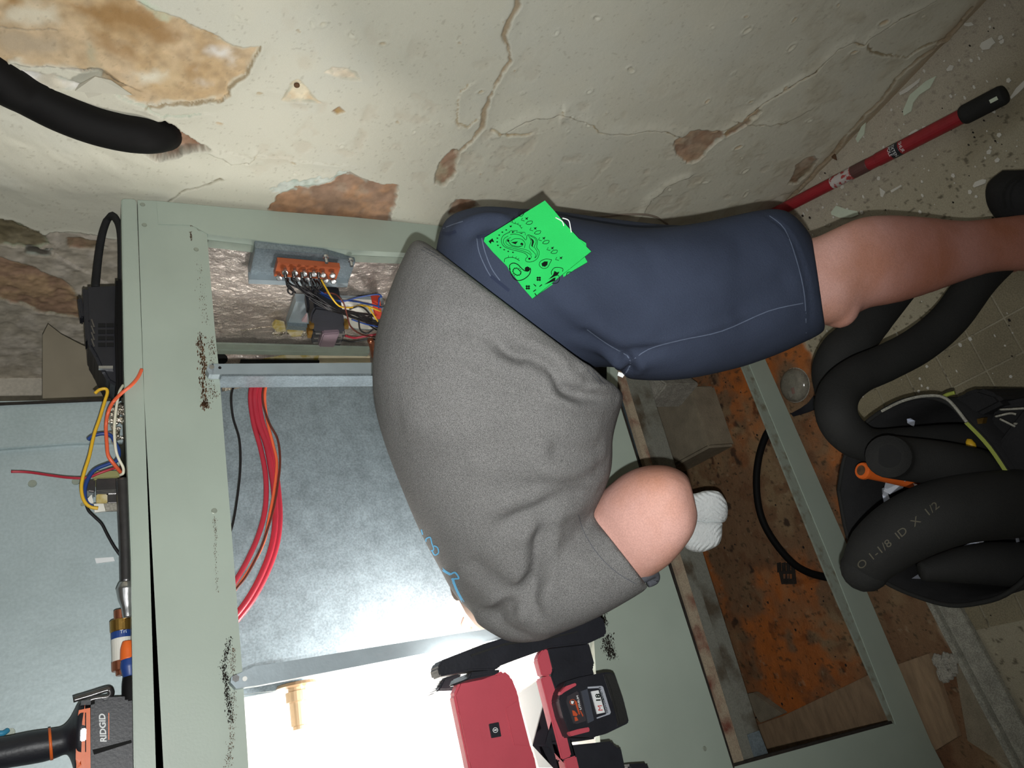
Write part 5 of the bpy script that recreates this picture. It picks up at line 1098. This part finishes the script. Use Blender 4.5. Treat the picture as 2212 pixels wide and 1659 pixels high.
# ------------------------------------------------------------------ tool bag
bg = thing('tool_bag', 'round black open top tool bag with lime piping standing on the floor', 'bag', (.13, .69, 0))
rimpx = [(1812, 1060), (1826, 985), (1860, 925), (1905, 888), (1950, 866), (2000, 858), (2050, 872), (2090, 912), (2140, 965), (2190, 1040), (2230, 1110), (2250, 1180), (2225, 1240), (2170, 1285), (2110, 1303), (2050, 1307), (1985, 1290), (1920, 1262), (1870, 1225), (1832, 1160)]
RZ = .26
rim = smoothpath([onz(a, b, RZ) for a, b in rimpx+[rimpx[0]]], 4)[:-1]
rc_ = sum(rim, Vector((0, 0, 0)))/len(rim)
def scl(k, z, inn=0): return [Vector((rc_.x+(p.x-rc_.x)*(k-inn), rc_.y+(p.y-rc_.y)*(k-inn), z)) for p in rim]
MB().loft([scl(.93, .0), scl(.96, .05), scl(.99, .15), scl(1, RZ), scl(.975, RZ), scl(.95, .15), scl(.9, .03)], cap=True).build('shell', K['blackcloth'], bg, smooth=True)
MB().tube(rim+[rim[0], rim[1]], .0035, 8).build('rim_binding', K['blackrub'], bg, smooth=True)
i0 = min(range(len(rim)), key=lambda i: (rim[i]-onz(2088, 914, RZ)).length); i1 = min(range(len(rim)), key=lambda i: (rim[i]-onz(2235, 1120, RZ)).length)
MB().tube([p+Vector((0, 0, .003)) for p in rim[i0:i1+1]], .003, 6, flat=.5).build('lime_piping', K['trim'], bg)
i2 = min(range(len(rim)), key=lambda i: (rim[i]-onz(2170, 1285, RZ)).length); i3 = min(range(len(rim)), key=lambda i: (rim[i]-onz(2040, 1307, RZ)).length)
MB().tube([p+Vector((0, 0, .001)) for p in rim[i2:i3+1]], .0022, 6).build('lime_piping', K['trim'], bg)
MB().tube(smoothpath([onz(a, b, RZ+.015) for a, b in [(1905, 888), (1950, 866), (2000, 855), (2045, 862), (2088, 912)]], 6), .0022, 6).build('rim_wire', K['angle'], bg)
for q, hgt in [([(2050, 870), (2075, 850), (2110, 838), (2150, 850), (2170, 870), (2110, 900)], .22), ([(2150, 872), (2212, 858), (2290, 870), (2290, 1000), (2212, 1000), (2130, 930)], .20), ([(2212, 880), (2330, 900), (2330, 1150), (2235, 1100), (2150, 960)], .24)]:
    MB().prism([onz(a, b, hgt) for a, b in q], (0, 0, -.12)).build('outer_pocket', K['blackcloth'], bg, bevel=.006)
for q in [[(2150, 900), (2180, 893), (2195, 895)], [(2160, 905), (2200, 925)], [(2160, 885), (2212, 882)], [(2190, 915), (2212, 917)]]:
    tubeobj('strap_edge', [onz(a, b, .235) for a, b in q], .0016, K['angle'], bg, n=6)
tubeobj('yellow_strap', [onz(2030, 862, .25), onz(2045, 853, .25), onz(2062, 848, .25)], .003, K['trim'], bg, n=6)
MB().prism([onz(a, b, .24) for a, b in [(2110, 905), (2125, 902), (2122, 915), (2112, 916)]], (0, 0, -.01)).build('bronze_rivet', K['brass'], bg)
for (a, b) in [(1873, 1098), (1873, 1128)]: MB().ball(onz(a, b, .15), .003, 6).build('inner_rivet', K['steel'], bg)
# orange tube, labels, yellow tip in the bag
ot = thing('orange_tube', 'orange plastic tube with an open end sticking out of the tool bag', 'tube', onz(1880, 1022, .18))
q0 = onz(1860, 1016, .30); q1 = onz(1925, 1032, .24); d_ = (q1-q0).normalized()
MB().lathe(q0, d_, [(0, .0075), (0, .0115), (.003, .0130), (.008, .0130), (.009, .0105), (.05, .0095), (.14, .0085)], 20).build('barrel', K['orange'], ot)
MB().lathe(q0+d_*-.0003, d_, [(0, .0001), (.0001, .0078), (.0004, .0078)], 20).build('bore', K['rustmark'], ot)
tag(MB().ball(onz(2098, 962, .2), .008, 8, (1.4, .8, .8)).build('yellow_plug', K['yellow'], smooth=True), 'small yellow plug poking up inside the tool bag', 'plug')
LBL = [([(1915, 1035), (1958, 1037), (1950, 1055), (1935, 1062), (1922, 1068), (1908, 1060)], 'wide bluish white paper label beside the orange tube'),
       ([(1905, 1055), (1912, 1052), (1922, 1078), (1930, 1095), (1924, 1110), (1914, 1130), (1917, 1137), (1911, 1139), (1905, 1128), (1912, 1100), (1918, 1092), (1906, 1070)], 'crumpled white paper strip hanging inside the tool bag'),
       ([(1971, 1043), (1980, 1046), (2004, 1068), (2025, 1082), (2015, 1085), (1990, 1070), (1978, 1058)], 'short white label strip between the black foam tubes'),
       ([(2084, 1055), (2140, 1058), (2098, 1067)], 'thin white paper triangle above the lettered foam tube'),
       ([(2035, 1212), (2060, 1190), (2110, 1165), (2130, 1158), (2120, 1180), (2080, 1198), (2050, 1208)], 'long bluish white label strip below the lettered foam tube'),
       ([(1958, 1257), (1984, 1240), (1989, 1250), (1966, 1258)], 'small white paper corner near the front of the bag'),
       ([(1959, 905), (1966, 903), (1976, 909), (1974, 922), (1960, 914)], 'white curled paper bit at the back of the tool bag'),
       ([(2193, 1158), (2198, 1156), (2202, 1170), (2195, 1172)], 'white paper bit at the right rim of the tool bag')]
for q, lb in LBL:
    P = [onz(a, b, .205+.02*math.sin(i*1.7)) for i, (a, b) in enumerate(q)]
    tag(MB().prism(P, (0, 0, -.0008)).build('paper_label', K['label']), lb, 'paper')
# foam tubes
def foam(lbl, pts_, r, nm='foam_tube', hole=None):
    o = tubeobj(nm, [at(a, b, d) for a, b, d in pts_], r, K['blackrub'], n=24, sub=8); return tag(o, lbl, 'foam tube', 'black pipe insulation tubes around the tool bag')
F1 = foam('longest black foam tube looping from behind the shin into the bag', [(2160, 560, 1.20), (2110, 610, 1.19), (2050, 690, 1.17), (1985, 745, 1.15), (1910, 785, 1.13), (1850, 812, 1.11), (1812, 850, 1.09), (1808, 900, 1.07), (1838, 942, 1.075), (1885, 962, 1.09), (1960, 955, 1.11), (2060, 945, 1.13), (2120, 950, 1.15)], [.027, .028, .028, .028, .028, .028, .029, .028, .027, .024, .022, .02, .02])
F2 = foam('black foam tube behind the long one, under the shorts hem', [(1990, 560, 1.25), (1925, 640, 1.26), (1880, 690, 1.25), (1845, 735, 1.24), (1815, 760, 1.24), (1795, 800, 1.25), (1800, 850, 1.27)], [.028, .030, .034, .034, .032, .03, .028])
f3p = [(1919, 986, .955), (1921, 987, .975), (1945, 990, .995), (2040, 1003, 1.01), (2120, 1022, 1.05), (2200, 1050, 1.10)]
F3 = foam('black foam tube showing its open round end in the bag', f3p, [.0265, .0275, .0285, .030, .032, .032])
e0 = at(1919, 986, .955); ed = (at(1921, 987, .975)-e0).normalized(); ed2 = ed
hp = MB().lathe(e0-ed*.0006, ed2, [(0, .0001), (.0001, .0140), (.0005, .0142)], 24)
o = hp.build('tube_bore', K['pit'], F3)
f4p = [at(1862, 1236, 1.0), at(1895, 1190, .985), at(1945, 1150, .975), at(2010, 1118, .97), at(2080, 1098, .98), at(2160, 1090, 1.0), at(2260, 1080, 1.03)]
F4 = tag(tubeobj('foam_tube', f4p, [.026, .037, .041, .043, .044, .045, .044], K['blackrub'], n=28, sub=8), 'thick black foam tube with printed size lettering bulging over the bag', 'foam tube', 'black pipe insulation tubes around the tool bag')
MB().ball(at(1868, 1228, .995), .030, 16).build('rounded_end', K['blackrub'], F4, smooth=True)
F5 = foam('black foam tube at the front rim of the bag leaving the frame', [(1990, 1235, 1.05), (2070, 1222, 1.05), (2150, 1218, 1.05), (2260, 1225, 1.05)], [.012, .024, .030, .032])
T4 = bvh(F4)
def text_proj(nm, s, o, r, up, tree, mat, par, off=.0008, **k):
    def fn(u, v):
        px = o[0]+r[0]*u+up[0]*v; py = o[1]+r[1]*u+up[1]*v; h, _ = cast(tree, px, py)
        if h is None: h = at(px, py, .95)
        return h-(h-CAMP).normalized()*off
    return text_on(nm, s, fn, mat, par, **k)
text_proj('foam_print', 'O 1-1/8  ID  X  1/2', (1858, 1232), (22, -17.5), (-15, -19), T4, K['inkgrey'], F4, sx=1.0)
